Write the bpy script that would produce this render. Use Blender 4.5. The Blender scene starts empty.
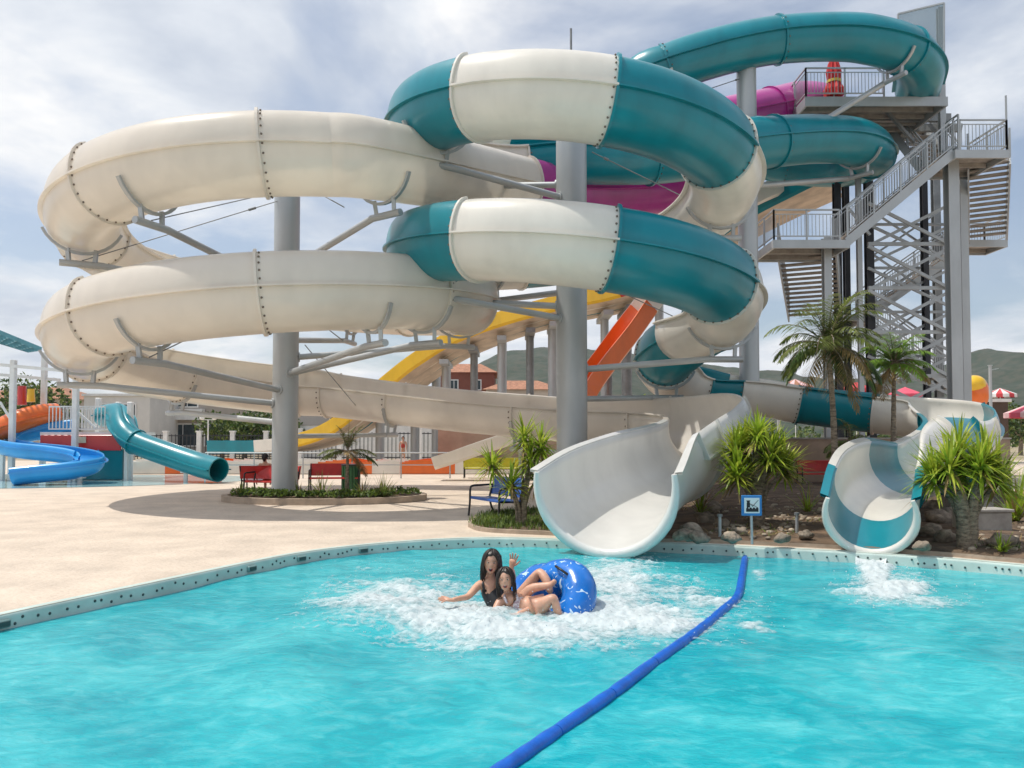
import bpy, math, random
import numpy as np
from mathutils import Vector, Matrix, noise
from mathutils.geometry import tessellate_polygon

R = math.radians
V = Vector
scene = bpy.context.scene
COL = scene.collection
random.seed(11)

# ------------------------------------------------------------------ camera
F = 800.0
PITCH = R(2.0)
PY = 437.0 - F * math.tan(PITCH)
CAMZ = 1.7
cam_d = bpy.data.cameras.new('camera')
cam = bpy.data.objects.new('camera', cam_d)
COL.objects.link(cam)
cam.location = (0, 0, CAMZ)
cam.rotation_euler = (R(90) + PITCH, 0, 0)
cam_d.sensor_width = 36
cam_d.sensor_fit = 'HORIZONTAL'
cam_d.lens = F / 1024 * 36
cam_d.shift_y = (PY - 384) / 1024
cam_d.clip_end = 6000
cam_d.clip_start = 0.05
scene.camera = cam
_up = V((0, -math.sin(PITCH), math.cos(PITCH)))
_fw = V((0, math.cos(PITCH), math.sin(PITCH)))


def ray(px, py):
    return V(((px - 512) / F, 0, 0)) + _up * ((PY - py) / F) + _fw


def at(px, py, D):
    d = ray(px, py)
    return V((0, 0, CAMZ)) + d * (D / d.y)


def onz(px, py, z):
    d = ray(px, py)
    return V((0, 0, CAMZ)) + d * ((z - CAMZ) / d.z)


def proj(p):
    q = V(p) - V((0, 0, CAMZ))
    w = q.dot(_fw)
    return 512 + F * q.x / w, PY - F * q.dot(_up) / w


# ------------------------------------------------------------------ materials
MATS = {}


def mat(name, col, rough=0.5, var=0.12, scale=3.0, bump=0.0, bscale=None, coat=0.0, metal=0.0, spec=0.5,
        col2=None, trans=0.0, stretch=None, lo=0.35, hi=0.65, detail=5):
    if name in MATS:
        return MATS[name]
    m = bpy.data.materials.new(name)
    m.use_nodes = True
    nt = m.node_tree
    b = nt.nodes['Principled BSDF']
    tc = nt.nodes.new('ShaderNodeNewGeometry')
    src = tc.outputs['Position']
    if stretch:
        mp = nt.nodes.new('ShaderNodeMapping')
        mp.inputs['Scale'].default_value = stretch
        nt.links.new(src, mp.inputs['Vector'])
        src = mp.outputs[0]
    n = nt.nodes.new('ShaderNodeTexNoise')
    n.inputs['Scale'].default_value = scale
    n.inputs['Detail'].default_value = detail
    n.inputs['Roughness'].default_value = 0.6
    nt.links.new(src, n.inputs['Vector'])
    rp = nt.nodes.new('ShaderNodeValToRGB')
    c2 = col2 or tuple(c * (1 - 2 * var) for c in col)
    c1 = col if col2 else tuple(min(1, c * (1 + var * .6)) for c in col)
    rp.color_ramp.elements[0].position = lo
    rp.color_ramp.elements[1].position = hi
    rp.color_ramp.elements[0].color = (*c2, 1)
    rp.color_ramp.elements[1].color = (*c1, 1)
    nt.links.new(n.outputs['Fac'], rp.inputs[0])
    nt.links.new(rp.outputs[0], b.inputs['Base Color'])
    b.inputs['Roughness'].default_value = rough
    b.inputs['Metallic'].default_value = metal
    b.inputs['Coat Weight'].default_value = coat
    b.inputs['Coat Roughness'].default_value = 0.12
    b.inputs['Specular IOR Level'].default_value = spec
    if trans:
        ts = nt.nodes.new('ShaderNodeBsdfTranslucent')
        nt.links.new(rp.outputs[0], ts.inputs[0])
        mx = nt.nodes.new('ShaderNodeMixShader')
        mx.inputs[0].default_value = trans
        nt.links.new(b.outputs[0], mx.inputs[1])
        nt.links.new(ts.outputs[0], mx.inputs[2])
        nt.links.new(mx.outputs[0], nt.nodes['Material Output'].inputs[0])
    if bump:
        n2 = nt.nodes.new('ShaderNodeTexNoise')
        n2.inputs['Scale'].default_value = bscale or scale * 4
        n2.inputs['Detail'].default_value = 4
        nt.links.new(src, n2.inputs['Vector'])
        bp = nt.nodes.new('ShaderNodeBump')
        bp.inputs['Strength'].default_value = bump
        bp.inputs['Distance'].default_value = 0.05
        nt.links.new(n2.outputs['Fac'], bp.inputs['Height'])
        nt.links.new(bp.outputs[0], b.inputs['Normal'])
    MATS[name] = m
    return m


def gel(name, col, dirt=0.10, trans=0.0, rough=0.28, coat=.3):
    """glossy fibreglass: faint streaks, slight waviness"""
    m = mat(name, col, rough=rough, var=dirt, scale=1.3, coat=coat, bump=0.05, bscale=1.6, trans=trans,
            stretch=(1, 1, .45), lo=.25, hi=.6)
    return m


WHITE = gel('gelcoat_cream', (.88, .83, .75), .04, .34)
RUNW = gel('gelcoat_run_lightened', (.88, .84, .775), .04, .42)  # the cream again, lightened to offset shade on the run's inner wall
WHITE2 = gel('gelcoat_white', (.85, .82, .75), .05, .18)
TEAL = gel('gelcoat_teal', (.0, .225, .285), .10, .06, .32, .14)
WHITE3 = gel('gelcoat_mouth_shaded', (.78, .77, .73), .05, .15)  # greyer copy of the white, with the mouth's inner shade in its colour
MAGENTA = gel('gelcoat_magenta', (.46, .03, .27), .10)
YELLOW = gel('gelcoat_yellow', (.80, .50, .02), .08)
ORANGE = gel('gelcoat_orange', (.80, .16, .02), .08)
BLUE = gel('gelcoat_blue', (.02, .30, .68), .08)
REDP = gel('panel_red', (.55, .03, .03), .08)
BEIGE_U = mat('fibreglass_underside', (.62, .50, .38), .6, .15, 1.0)
STEEL = mat('galvanised_steel', (.46, .48, .485), .42, .06, .9, metal=.35, bump=.03, stretch=(1, 1, .5))
STEEL_D = mat('dull_steel', (.26, .27, .27), .5, .12, 2.0, metal=.4)
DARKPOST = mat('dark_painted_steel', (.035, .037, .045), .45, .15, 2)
BOLT = mat('bolt_steel', (.20, .16, .13), .5, .1, 8, metal=.4)
BLACKM = mat('black_metal', (.02, .018, .018), .45, .1, 6)
DECKM = mat('stamped_deck', (.63, .525, .42), .72, .09, 1.1, bump=.5, bscale=11, detail=9)
SOIL = mat('garden_soil', (.16, .105, .065), .95, .3, 2.5, bump=.9, bscale=9)
CONC = mat('concrete', (.40, .37, .33), .85, .15, 3, bump=.2)
CURB = mat('kerb_stone', (.42, .33, .25), .85, .12, 3, bump=.2)
WALLM = mat('tan_render', (.40, .29, .215), .9, .1, 1.2, bump=.15)
TRUNK = mat('palm_trunk', (.36, .28, .20), .95, .3, 9, bump=.9, bscale=26, stretch=(1, 1, 3))
LEAF_Y = mat('yucca_leaf', (.31, .44, .035), .42, .25, 4, trans=.4)
LEAF_Y2 = mat('yucca_leaf_young', (.54, .60, .07), .42, .2, 4, trans=.4)
LEAF_D = mat('dry_leaf', (.36, .25, .10), .8, .2, 4, trans=.2)
LEAF_P = mat('palm_leaf', (.23, .28, .065), .5, .3, 4, trans=.4)
LEAF_B = mat('bush_leaf', (.07, .13, .022), .55, .35, 3, trans=.25)
LEAF_G = mat('ground_cover_leaf', (.17, .25, .035), .6, .3, 4, trans=.3)
SKIN = mat('skin', (.68, .385, .265), .45, .10, 9, spec=.5)
_b = SKIN.node_tree.nodes['Principled BSDF']
_b.inputs['Subsurface Weight'].default_value = .25
_b.inputs['Subsurface Radius'].default_value = (.02, .008, .004)
HAIR = mat('wet_dark_hair', (.022, .014, .010), .42, .2, 20)
BLACKSUIT = mat('black_swimsuit', (.014, .015, .018), .5, .1, 9)
LIP = mat('lips', (.45, .08, .07), .4, .05, 9)
TOOTH = mat('teeth', (.62, .58, .54), .4, .03, 9)
GLASS = mat('window_glass', (.03, .05, .06), .08, .2, 2)
WPAINT = mat('white_paint', (.78, .77, .74), .5, .06, 2)
ROCKM = mat('rock', (.36, .29, .22), .92, .3, 5, bump=.8, bscale=14)
TILE = mat('roof_tile', (.42, .20, .12), .9, .2, 3, bump=.3)


# ------------------------------------------------------------------ mesh builder
BASE = {}


class MB:
    def __init__(s):
        s.v = []
        s.f = []
        s.m = []
        s.s = []

    def add(s, vs, fs, mi=0, sm=False):
        o = len(s.v)
        s.v += [tuple(p) for p in vs]
        for f in fs:
            s.f.append(tuple(i + o for i in f))
            s.m.append(mi)
            s.s.append(sm)
        return o

    def box(s, c, d, rz=0, mi=0, mtx=None, bev=0.0):
        x, y, z = d[0] / 2, d[1] / 2, d[2] / 2
        M = mtx or (Matrix.Translation(c) @ Matrix.Rotation(rz, 4, 'Z'))
        if bev:
            b = min(bev, x * .9, y * .9, z * .9)
            vs = []
            for sz in (-1, 1):
                for (sx, sy) in ((-1, -1), (1, -1), (1, 1), (-1, 1)):
                    vs.append((sx * (x - b), sy * (y - b), sz * z))
            for sz in (-1, 1):
                for (sx, sy) in ((-1, -1), (1, -1), (1, 1), (-1, 1)):
                    vs.append((sx * x, sy * (y - b), sz * (z - b)))
                    vs.append((sx * (x - b), sy * y, sz * (z - b)))
            lo = [8 + i for i in (0, 1, 3, 2, 4, 5, 7, 6)]
            # order around: corner(-,-): x-side 8,y-side 9 ; (+,-): 10,11 ; (+,+): 12,13 ; (-,+): 14,15
            ring = [9, 11, 10, 12, 13, 15, 14, 8]
            r2 = [i + 8 for i in ring]
            fs = [(3, 2, 1, 0), (4, 5, 6, 7)]
            for i in range(8):
                j = (i + 1) % 8
                fs.append((ring[i], ring[j], r2[j], r2[i]))
            top = {9: 0, 8: 0, 10: 1, 11: 1, 12: 2, 13: 2, 14: 3, 15: 3}
            for i in range(8):
                a, c_ = ring[i], ring[(i + 1) % 8]
                ta, tb = top[a], top[c_]
                if ta == tb:
                    fs.append((ta, c_, a))
                    fs.append((ta + 4, a + 8, c_ + 8))
                else:
                    fs.append((ta, tb, c_, a))
                    fs.append((ta + 4, a + 8, c_ + 8, tb + 4))
            s.add([M @ V(p) for p in vs], fs, mi)
            return
        vs = [M @ V(p) for p in ((-x, -y, -z), (x, -y, -z), (x, y, -z), (-x, y, -z), (-x, -y, z), (x, -y, z), (x, y, z), (-x, y, z))]
        s.add(vs, [(3, 2, 1, 0), (4, 5, 6, 7), (0, 1, 5, 4), (1, 2, 6, 5), (2, 3, 7, 6), (3, 0, 4, 7)], mi)

    def bar(s, p, q, w, h=None, mi=0, up=V((0, 0, 1))):
        p, q = V(p), V(q)
        h = h or w
        t = (q - p)
        L = t.length
        if L < 1e-5:
            return
        t /= L
        if abs(t.dot(up)) > .98:
            up = V((0, 1, 0))
        r = t.cross(up).normalized()
        u = r.cross(t)
        M = Matrix((r, t, u)).transposed().to_4x4()
        M.translation = (p + q) / 2
        s.box(None, (w, L, h), mtx=M, mi=mi)

    def tube(s, pts, r, n=10, mi=0, caps=True, sm=True):
        pts = [V(p) for p in pts]
        rs = r if isinstance(r, (list, tuple)) else [r] * len(pts)
        vs, fs = [], []
        ref = V((0, 0, 1))
        pr = None
        for i, p in enumerate(pts):
            t = (pts[min(i + 1, len(pts) - 1)] - pts[max(i - 1, 0)]).normalized()
            if pr is None:
                a = V((0, 0, 1)) if abs(t.z) < .9 else V((1, 0, 0))
                rr = t.cross(a).normalized()
            else:
                rr = (pr - t * pr.dot(t)).normalized()
            pr = rr
            u = t.cross(rr)
            for k in range(n):
                a = 2 * math.pi * k / n
                vs.append(p + (rr * math.cos(a) + u * math.sin(a)) * rs[i])
        for i in range(len(pts) - 1):
            for k in range(n):
                k2 = (k + 1) % n
                fs.append((i * n + k, i * n + k2, (i + 1) * n + k2, (i + 1) * n + k))
        s.add(vs, fs, mi, sm)
        if caps:
            s.add(vs[:n], [tuple(range(n))[::-1]], mi)
            s.add(vs[-n:], [tuple(range(n))], mi)

    def ball(s, c, r, n=10, m=7, mi=0, sc=(1, 1, 1), mtx=None, jit=0, seed=0):
        c = V(c)
        vs, fs = [], []
        rnd = random.Random(seed)
        for j in range(m + 1):
            th = math.pi * j / m
            for k in range(n):
                ph = 2 * math.pi * k / n
                d = V((math.sin(th) * math.cos(ph) * sc[0], math.sin(th) * math.sin(ph) * sc[1], math.cos(th) * sc[2])) * r
                if jit:
                    d *= 1 + jit * noise.noise(d / r * 1.3 + V((seed * 3.1, 0, 0)))
                if mtx:
                    d = mtx @ d
                vs.append(c + d)
        for j in range(m):
            for k in range(n):
                k2 = (k + 1) % n
                fs.append((j * n + k, (j + 1) * n + k, (j + 1) * n + k2, j * n + k2))
        s.add(vs, fs, mi, True)

    def prism(s, poly, z0, z1, mi=0):
        """vertical prism over an xy polygon (ccw)"""
        n = len(poly)
        vs = [(p[0], p[1], z0) for p in poly] + [(p[0], p[1], z1) for p in poly]
        tri = tessellate_polygon([[V((p[0], p[1], 0)) for p in poly]])
        fs = [(i, (i + 1) % n, n + (i + 1) % n, n + i) for i in range(n)]
        o = s.add(vs, fs, mi)
        for t in tri:
            a, b, c = [V(vs[i]) for i in t]
            if (b - a).cross(c - a).z < 0:
                t = t[::-1]
            s.f.append(tuple(i + n + o for i in t))
            s.m.append(mi)
            s.s.append(False)
            s.f.append(tuple(i + o for i in t[::-1]))
            s.m.append(mi)
            s.s.append(False)

    def build(s, name, mats, parent=None, loc=None, sub=None):
        me = bpy.data.meshes.new(name)
        b = BASE.get(parent.name, V()) if parent else (V(loc) if loc is not None else V())
        me.from_pydata([(p[0] - b.x, p[1] - b.y, p[2] - b.z) for p in s.v], [], s.f)
        if not isinstance(mats, (list, tuple)):
            mats = [mats]
        for m in mats:
            me.materials.append(m)
        me.polygons.foreach_set('material_index', s.m)
        me.polygons.foreach_set('use_smooth', s.s)
        me.update()
        o = bpy.data.objects.new(name, me)
        COL.objects.link(o)
        if parent:
            o.parent = parent
            BASE[o.name] = b
        elif loc is not None:
            o.location = loc
        return o


def tag(o, label=None, cat=None, group=None, kind=None):
    if label:
        o['label'] = label
    if cat:
        o['category'] = cat
    if group:
        o['group'] = group
    if kind:
        o['kind'] = kind
    return o


def thing(name, label, cat, loc=(0, 0, 0), group=None):
    o = bpy.data.objects.new(name, None)
    COL.objects.link(o)
    o.location = loc
    o.empty_display_size = .2
    BASE[o.name] = V(loc)
    return tag(o, label, cat, group)


def copy_tree(o, parent=None):
    c = o.copy()
    COL.objects.link(c)
    if parent:
        c.parent = parent
    for ch in list(o.children):
        copy_tree(ch, c)
    return c


def catmull(P, k, closed=False):
    """P: list of tuples (any length numeric); k samples per span -> list of np arrays and span index"""
    A = [np.array(p, float) for p in P]
    out = []
    n = len(A)
    for i in range(n - 1):
        p0 = A[i - 1] if i > 0 else 2 * A[0] - A[1]
        p1, p2 = A[i], A[i + 1]
        p3 = A[i + 2] if i + 2 < n else 2 * A[-1] - A[-2]
        for j in range(k):
            t = j / k
            out.append(.5 * ((2 * p1) + (-p0 + p2) * t + (2 * p0 - 5 * p1 + 4 * p2 - p3) * t * t + (-p0 + 3 * p1 - 3 * p2 + p3) * t ** 3))
    out.append(A[-1])
    return out


def frames(P):
    fr = []
    for i in range(len(P)):
        t = (P[min(i + 1, len(P) - 1)] - P[max(i - 1, 0)]).normalized()
        r = t.cross(V((0, 0, 1))).normalized()
        fr.append((t, r, r.cross(t)))
    return fr


# ------------------------------------------------------------------ slide sweep
TH = .045


def slide(root, ctrl, k=6, NP=26, lip=True, name='trough_section', joint_mat=None, bolts=True, flange=True):
    """ctrl rows: (x,y,z,r,aR,aL,mat|None).  A new section starts wherever mat is set."""
    S = catmull([c[:6] for c in ctrl], k)
    P = [V(s[:3]) for s in S]
    FR = frames(P)
    starts = [i for i, c in enumerate(ctrl) if c[6] is not None]
    ends = starts[1:] + [len(ctrl) - 1]

    def prof(i, rad, n=NP):
        _, r, aR, aL = None, S[i][3] + rad, S[i][4], S[i][5]
        t, rt, u = FR[i]
        res = []
        for j in range(n + 1):
            th = R(aR + (-(180 + aL) - aR) * j / n)
            cx_, sx_ = math.cos(th), math.sin(th)
            if sx_ > .04:
                am = aR if cx_ > 0 else aL
                e_ = 1 - .58 * min(1, max(0, (am - 25) / 15)) * min(1, max(0, (86 - am) / 8))
                if e_ < .99:
                    cx_ = math.copysign(abs(cx_) ** e_, cx_) * 1.02
                    sx_ *= .94
            res.append(P[i] + rt * (cx_ * r) + u * (sx_ * r))
        return res

    for si, (a, b) in enumerate(zip(starts, ends)):
        m = ctrl[a][6]
        mb = MB()
        i0, i1 = a * k, b * k
        vs, fs = [], []
        W = 2 * (NP + 1)
        for i in range(i0, i1 + 1):
            vs += prof(i, TH) + prof(i, 0)[::-1]
        for q in range(i1 - i0):
            for j in range(W):
                j2 = (j + 1) % W
                fs.append((q * W + j, (q + 1) * W + j, (q + 1) * W + j2, q * W + j2))
        mb.add(vs, fs, 0, True)
        mb.add(vs[:W], [(j, j + 1, W - 2 - j, W - 1 - j) for j in range(NP)])
        mb.add(vs[-W:], [(W - 1 - j, W - 2 - j, j + 1, j) for j in range(NP)])
        if lip:
            for side in (0, 1):
                lv, lf = [], []
                for i in range(i0, i1 + 1):
                    r, aR, aL = S[i][3], S[i][4], S[i][5]
                    t, rt, u = FR[i]
                    ang = (aR if aR < 25 else 0) if side == 0 else ((aL if aL < 25 else 0))
                    th = R(ang) if side == 0 else R(-(180 + ang))
                    d = rt * math.cos(th) + u * math.sin(th)
                    nn = u
                    for (rr, hh) in ((r + TH - .02, .022), (r + TH + .10, .02), (r + TH + .10, -.02), (r + TH - .02, -.022)):
                        lv.append(P[i] + d * rr + nn * hh)
                for q in range(i1 - i0):
                    for j in range(4):
                        j2 = (j + 1) % 4
                        lf.append((q * 4 + j, (q + 1) * 4 + j, (q + 1) * 4 + j2, q * 4 + j2))
                mb.add(lv, lf, 0, False)
        sec = mb.build(name, m, root)
        # joint at the start of the section
        if flange and si > 0:
            jb = MB()
            i = i0
            t, rt, u = FR[i]
            lo, hi = prof(i, TH - .01), prof(i, TH + .06)
            vs = []
            w = .03
            for o_ in (-w, w):
                vs += [p + t * o_ for p in lo] + [p + t * o_ for p in hi]
            n = NP + 1
            fs = []
            for j in range(NP):
                fs += [(j, j + 1, n + j + 1, n + j), (2 * n + j + 1, 2 * n + j, 3 * n + j, 3 * n + j + 1),
                       (n + j, n + j + 1, 3 * n + j + 1, 3 * n + j)]
            jb.add(vs, fs, 0, False)
            if bolts:
                nb = 20
                c = prof(i, TH + .012, nb)
                for j in range(1, nb):
                    for o_ in (-.085,):
                        jb.ball(c[j] + t * o_, .025, 6, 4, 1)
            jb.build('joint_flange', [joint_mat or m, BOLT], root)
    return P, FR, S


def cradle(mb, p, fr, r, span=66, mi=0):
    """U-shaped saddle under a trough plus the beam that carries it; returns beam centre"""
    t, rt, u = fr
    ut = V((0, 0, 1))
    n = 12
    vs = []
    for j in range(n + 1):
        th = R(-90 - span + 2 * span * j / n)
        d = rt * math.cos(th) + u * math.sin(th)
        for (o_, rr) in ((-.045, r + TH + .05), (.045, r + TH + .05), (.045, r + TH + .115), (-.045, r + TH + .115)):
            vs.append(p + t * o_ + d * rr)
    fs = []
    for j in range(n):
        for q in range(4):
            q2 = (q + 1) % 4
            fs.append((j * 4 + q, j * 4 + q2, (j + 1) * 4 + q2, (j + 1) * 4 + q))
    fs += [(3, 2, 1, 0), (n * 4, n * 4 + 1, n * 4 + 2, n * 4 + 3)]
    mb.add(vs, fs, mi)
    bot = p - u * (r + TH + .36)
    for s_ in (-.32, .32):
        mb.bar(p + rt * s_ - u * (r + .02), bot + rt * s_ * .9, .09, .09, mi)
    mb.tube([bot - rt * .5, bot + rt * .5], .085, 10, mi)
    return bot, rt


# ------------------------------------------------------------------ world and sun
SUN_DIR = V((-.42, .03, .90)).normalized()   # towards the sun
sun_el = math.asin(SUN_DIR.z)
w = bpy.data.worlds.new('World')
scene.world = w
w.use_nodes = True
nt = w.node_tree
bg = nt.nodes['Background']
sky = nt.nodes.new('ShaderNodeTexSky')
sky.sky_type = 'NISHITA'
sky.sun_disc = False
sky.sun_elevation = sun_el
sky.sun_rotation = math.atan2(SUN_DIR.x, SUN_DIR.y)
sky.air_density = 1.0
sky.dust_density = 1.6
geo = nt.nodes.new('ShaderNodeTexCoord')
sep = nt.nodes.new('ShaderNodeSeparateXYZ')
nt.links.new(geo.outputs['Generated'], sep.inputs[0])
# cloud layer: direction projected on a flat deck overhead
mz = nt.nodes.new('ShaderNodeMath')
mz.operation = 'ADD'
mz.inputs[1].default_value = .22
nt.links.new(sep.outputs[2], mz.inputs[0])
mmx = nt.nodes.new('ShaderNodeMath')
mmx.operation = 'MAXIMUM'
mmx.inputs[1].default_value = .06
nt.links.new(mz.outputs[0], mmx.inputs[0])
dv = nt.nodes.new('ShaderNodeVectorMath')
dv.operation = 'DIVIDE'
cmb = nt.nodes.new('ShaderNodeCombineXYZ')
for q in range(3):
    nt.links.new(mmx.outputs[0], cmb.inputs[q])
nt.links.new(geo.outputs['Generated'], dv.inputs[0])
nt.links.new(cmb.outputs[0], dv.inputs[1])


def wnoise(scale, detail, rough, off, dist=0.0):
    mp = nt.nodes.new('ShaderNodeMapping')
    mp.inputs['Location'].default_value = off
    nt.links.new(dv.outputs[0], mp.inputs[0])
    n = nt.nodes.new('ShaderNodeTexNoise')
    n.inputs['Scale'].default_value = scale
    n.inputs['Detail'].default_value = detail
    n.inputs['Roughness'].default_value = rough
    n.inputs['Distortion'].default_value = dist
    nt.links.new(mp.outputs[0], n.inputs['Vector'])
    return n.outputs['Fac']


def wramp(fac, stops):
    rp = nt.nodes.new('ShaderNodeValToRGB')
    e = rp.color_ramp.elements
    e[0].position, e[0].color = stops[0][0], (*stops[0][1], 1)
    e[1].position, e[1].color = stops[-1][0], (*stops[-1][1], 1)
    for p, c in stops[1:-1]:
        x = e.new(p)
        x.color = (*c, 1)
    nt.links.new(fac, rp.inputs[0])
    return rp.outputs[0]


cover = wramp(wnoise(1.15, 7, .55, (3.3, 1.7, 0), .3), [(.40, (.15, .15, .15)), (.56, (1, 1, 1))])
tone = wramp(wnoise(2.1, 8, .55, (7.1, 4.2, 2.0), .25), [(.34, (.58, .635, .73)), (.48, (.76, .80, .86)), (.62, (.97, .97, .97))])
skyg = nt.nodes.new('ShaderNodeMix')
skyg.data_type = 'RGBA'
skyg.blend_type = 'MULTIPLY'
skyg.inputs['Factor'].default_value = 1
nt.links.new(sky.outputs[0], skyg.inputs['A'])
skyg.inputs['B'].default_value = (1.0, 1.0, 1.0, 1)
cl = nt.nodes.new('ShaderNodeMix')
cl.data_type = 'RGBA'
cl.blend_type = 'MULTIPLY'
cl.inputs['Factor'].default_value = 1
nt.links.new(tone, cl.inputs['A'])
cl.inputs['B'].default_value = (8.0, 8.0, 8.0, 1)
mx = nt.nodes.new('ShaderNodeMix')
mx.data_type = 'RGBA'
nt.links.new(cover, mx.inputs['Factor'])
nt.links.new(skyg.outputs['Result'], mx.inputs['A'])
nt.links.new(cl.outputs['Result'], mx.inputs['B'])
nt.links.new(mx.outputs['Result'], bg.inputs['Color'])
bg.inputs['Strength'].default_value = .125

sl = bpy.data.lights.new('sun', 'SUN')
sl.energy = 3.5
sl.angle = R(.6)
sl.color = (1, .95, .87)
so = bpy.data.objects.new('sun', sl)
COL.objects.link(so)
so.rotation_euler = (-SUN_DIR).to_track_quat('-Z', 'Y').to_euler()
so.location = SUN_DIR * 60
scene.view_settings.view_transform = 'Standard'
scene.view_settings.look = 'None'
scene.view_settings.gamma = 1
scene.view_settings.exposure = .12

# ------------------------------------------------------------------ pool, deck, ground
WZ = -.16
edge_px = [(0, 615), (50, 604), (100, 593.5), (150, 583), (200, 572.5), (250, 562), (300, 552.5), (350, 546), (400, 541.5), (450, 538.5),
           (500, 537.5), (560, 539), (620, 541), (700, 544), (760, 547), (820, 550), (880, 553.5), (940, 557.5), (1024, 565)]
edge = [onz(x, y, 0).to_2d() for x, y in edge_px]
loop = [V((-6.3, 1.3)), V((-6.2, 3.5)), V((-5.65, 5.6))] + edge + [V((7.9, 9.6)), V((9.4, 7.6)), V((10.3, 5)), V((10.5, 1.3))]
_s = catmull([tuple(p) for p in loop], 4)
loop = [V((p[0], p[1])) for p in _s]
NL = len(loop)


def sheet(name, outer, holes, z, m, kind='structure'):
    polys = [[V((p[0], p[1], 0)) for p in outer]] + [[V((p[0], p[1], 0)) for p in h] for h in holes]
    tri = tessellate_polygon(polys)
    flat = [p for q in polys for p in q]
    mb = MB()
    fs = []
    for t in tri:
        a, b, c = [flat[i] for i in t]
        fs.append(tuple(t) if (b - a).cross(c - a).z > 0 else tuple(t[::-1]))
    mb.add([(p.x, p.y, z) for p in flat], fs)
    return tag(mb.build(name, m), kind=kind)


GROUND = mat('dry_ground', (.38, .31, .21), .95, .2, .08, bump=.3, bscale=2)
sheet('ground', [(-2500, -60), (2500, -60), (2500, 3500), (-2500, 3500)], [loop[::-1]], -.012, GROUND)

# deck: fine sheet with stamped joints in its material
sheet('pool_deck', [(-45, -6), (40, -6), (40, 58), (-45, 58)], [loop[::-1]], 0.0, DECKM)

# kid's splash pool, a shallow film of water on the deck
kp = [(-26, 26.4), (-21, 25.9), (-16, 26.6), (-12.6, 28.2), (-10.6, 30.5), (-10.9, 33.5), (-14, 35.5), (-30, 36), (-30, 27)]
kps = [V((p[0], p[1])) for p in catmull(kp + [kp[0]], 5)[:-1]]
KW = mat('shallow_water', (.40, .66, .70), .06, .10, 1.5, bump=.08, bscale=5)
sheet('splash_pool_water', kps, [], .008, KW)

# pool wall with nozzles
mb = MB()
vs, fs = [], []
prof_w = [(.10, .001), (.02, .004), (-.012, -.012), (-.018, -.04), (-.018, -1.2)]
nrm = []
for i in range(NL):
    a, b = loop[max(i - 1, 0)], loop[min(i + 1, NL - 1)]
    t = (b - a).normalized()
    nrm.append(V((t.y * -1, t.x)))      # left of travel = away from the water (far side)
for i in range(NL):
    for (o_, z) in prof_w:
        p = loop[i] + nrm[i] * o_
        vs.append((p.x, p.y, z))
k = len(prof_w)
mi = []
for i in range(NL - 1):
    for j in range(k - 1):
        mb_f = (i * k + j, (i + 1) * k + j, (i + 1) * k + j + 1, i * k + j + 1)
        fs.append(mb_f[::-1])
mb.add(vs, fs, 0, True)
s_acc = 0
nxt = .1
rnd = random.Random(4)
for i in range(1, NL):
    seg = (loop[i] - loop[i - 1]).length
    while s_acc + seg > nxt:
        f = (nxt - s_acc) / seg
        p = loop[i - 1].lerp(loop[i], f) - nrm[i] * .018
        zz = rnd.choice((-.065, -.085, -.105)) + rnd.uniform(-.01, .01)
        mb.ball((p.x, p.y, zz), .016, 8, 5, 1)
        nxt += rnd.choice((.08, .13, .17, .2))
    s_acc += seg
POOLW = mat('pool_wall_plaster', (.52, .63, .58), .6, .08, 2)
NOZ = mat('nozzle_dark', (.04, .07, .07), .5, .1, 5)
tag(mb.build('pool_wall', [POOLW, NOZ]), kind='structure')
# skimmer slots
for i, (px, py) in enumerate([(276, 571), (328, 561), (369, 553), (3, 628)]):
    p = onz(px, py, -.09)
    j = min(range(NL), key=lambda q: (loop[q] - p.to_2d()).length)
    t = (loop[min(j + 1, NL - 1)] - loop[j - 1])
    mb = MB()
    q = loop[j] - nrm[j] * .03
    mb.box((q.x, q.y, -.085), (.16, .05, .075), math.atan2(t.y, t.x), bev=.01)
    mb.box((q.x - nrm[j].x * .02, q.y - nrm[j].y * .02, -.085), (.12, .03, .045), math.atan2(t.y, t.x), mi=1)
    tag(mb.build('skimmer_grille', [mat('grey_plastic', (.20, .32, .31), .5), NOZ], loc=(q.x, q.y, -.085)),
        ['dark skimmer grille in pool wall, left one of the three set close together', 'dark skimmer grille in pool wall, middle one of three set close together',
         'dark skimmer grille in pool wall nearest the splashing women', 'dark skimmer grille in pool wall at the left edge of photo'][i], 'grille',
        'skimmer grilles in the pool wall')

# water
n_x, n_y = 640, 400
xs = np.linspace(-8, 12, n_x)
ys = np.linspace(.9, 15.2, n_y)
X, Y = np.meshgrid(xs, ys)
Z = np.zeros_like(X)
rs = np.random.RandomState(5)
for i in range(46):
    lam = rs.uniform(.28, 2.6)
    a = rs.uniform(0, 2 * math.pi) if lam < 1 else rs.normal(.2, .7)
    kx, ky = math.cos(a) * 2 * math.pi / lam, math.sin(a) * 2 * math.pi / lam
    Z += .0024 * lam ** .9 * np.sin(kx * X + ky * Y + rs.uniform(0, 6.3) + .9 * np.sin(.5 * X + rs.uniform(0, 6)) + .9 * np.sin(.6 * Y + rs.uniform(0, 6)))
splash_c = at(530, 610, 8.6)
dd = np.sqrt((X - splash_c.x) ** 2 + (Y - splash_c.y) ** 2)
Z *= 0.55 + 1.5 * np.exp(-(dd / 2.6) ** 2)
_rp = [onz(x, y, WZ) for x, y in ((745, 558), (737, 598), (722, 612), (690, 638), (605, 699), (507, 768), (414, 832))]
rd = np.full_like(Z, 9.0)
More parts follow.
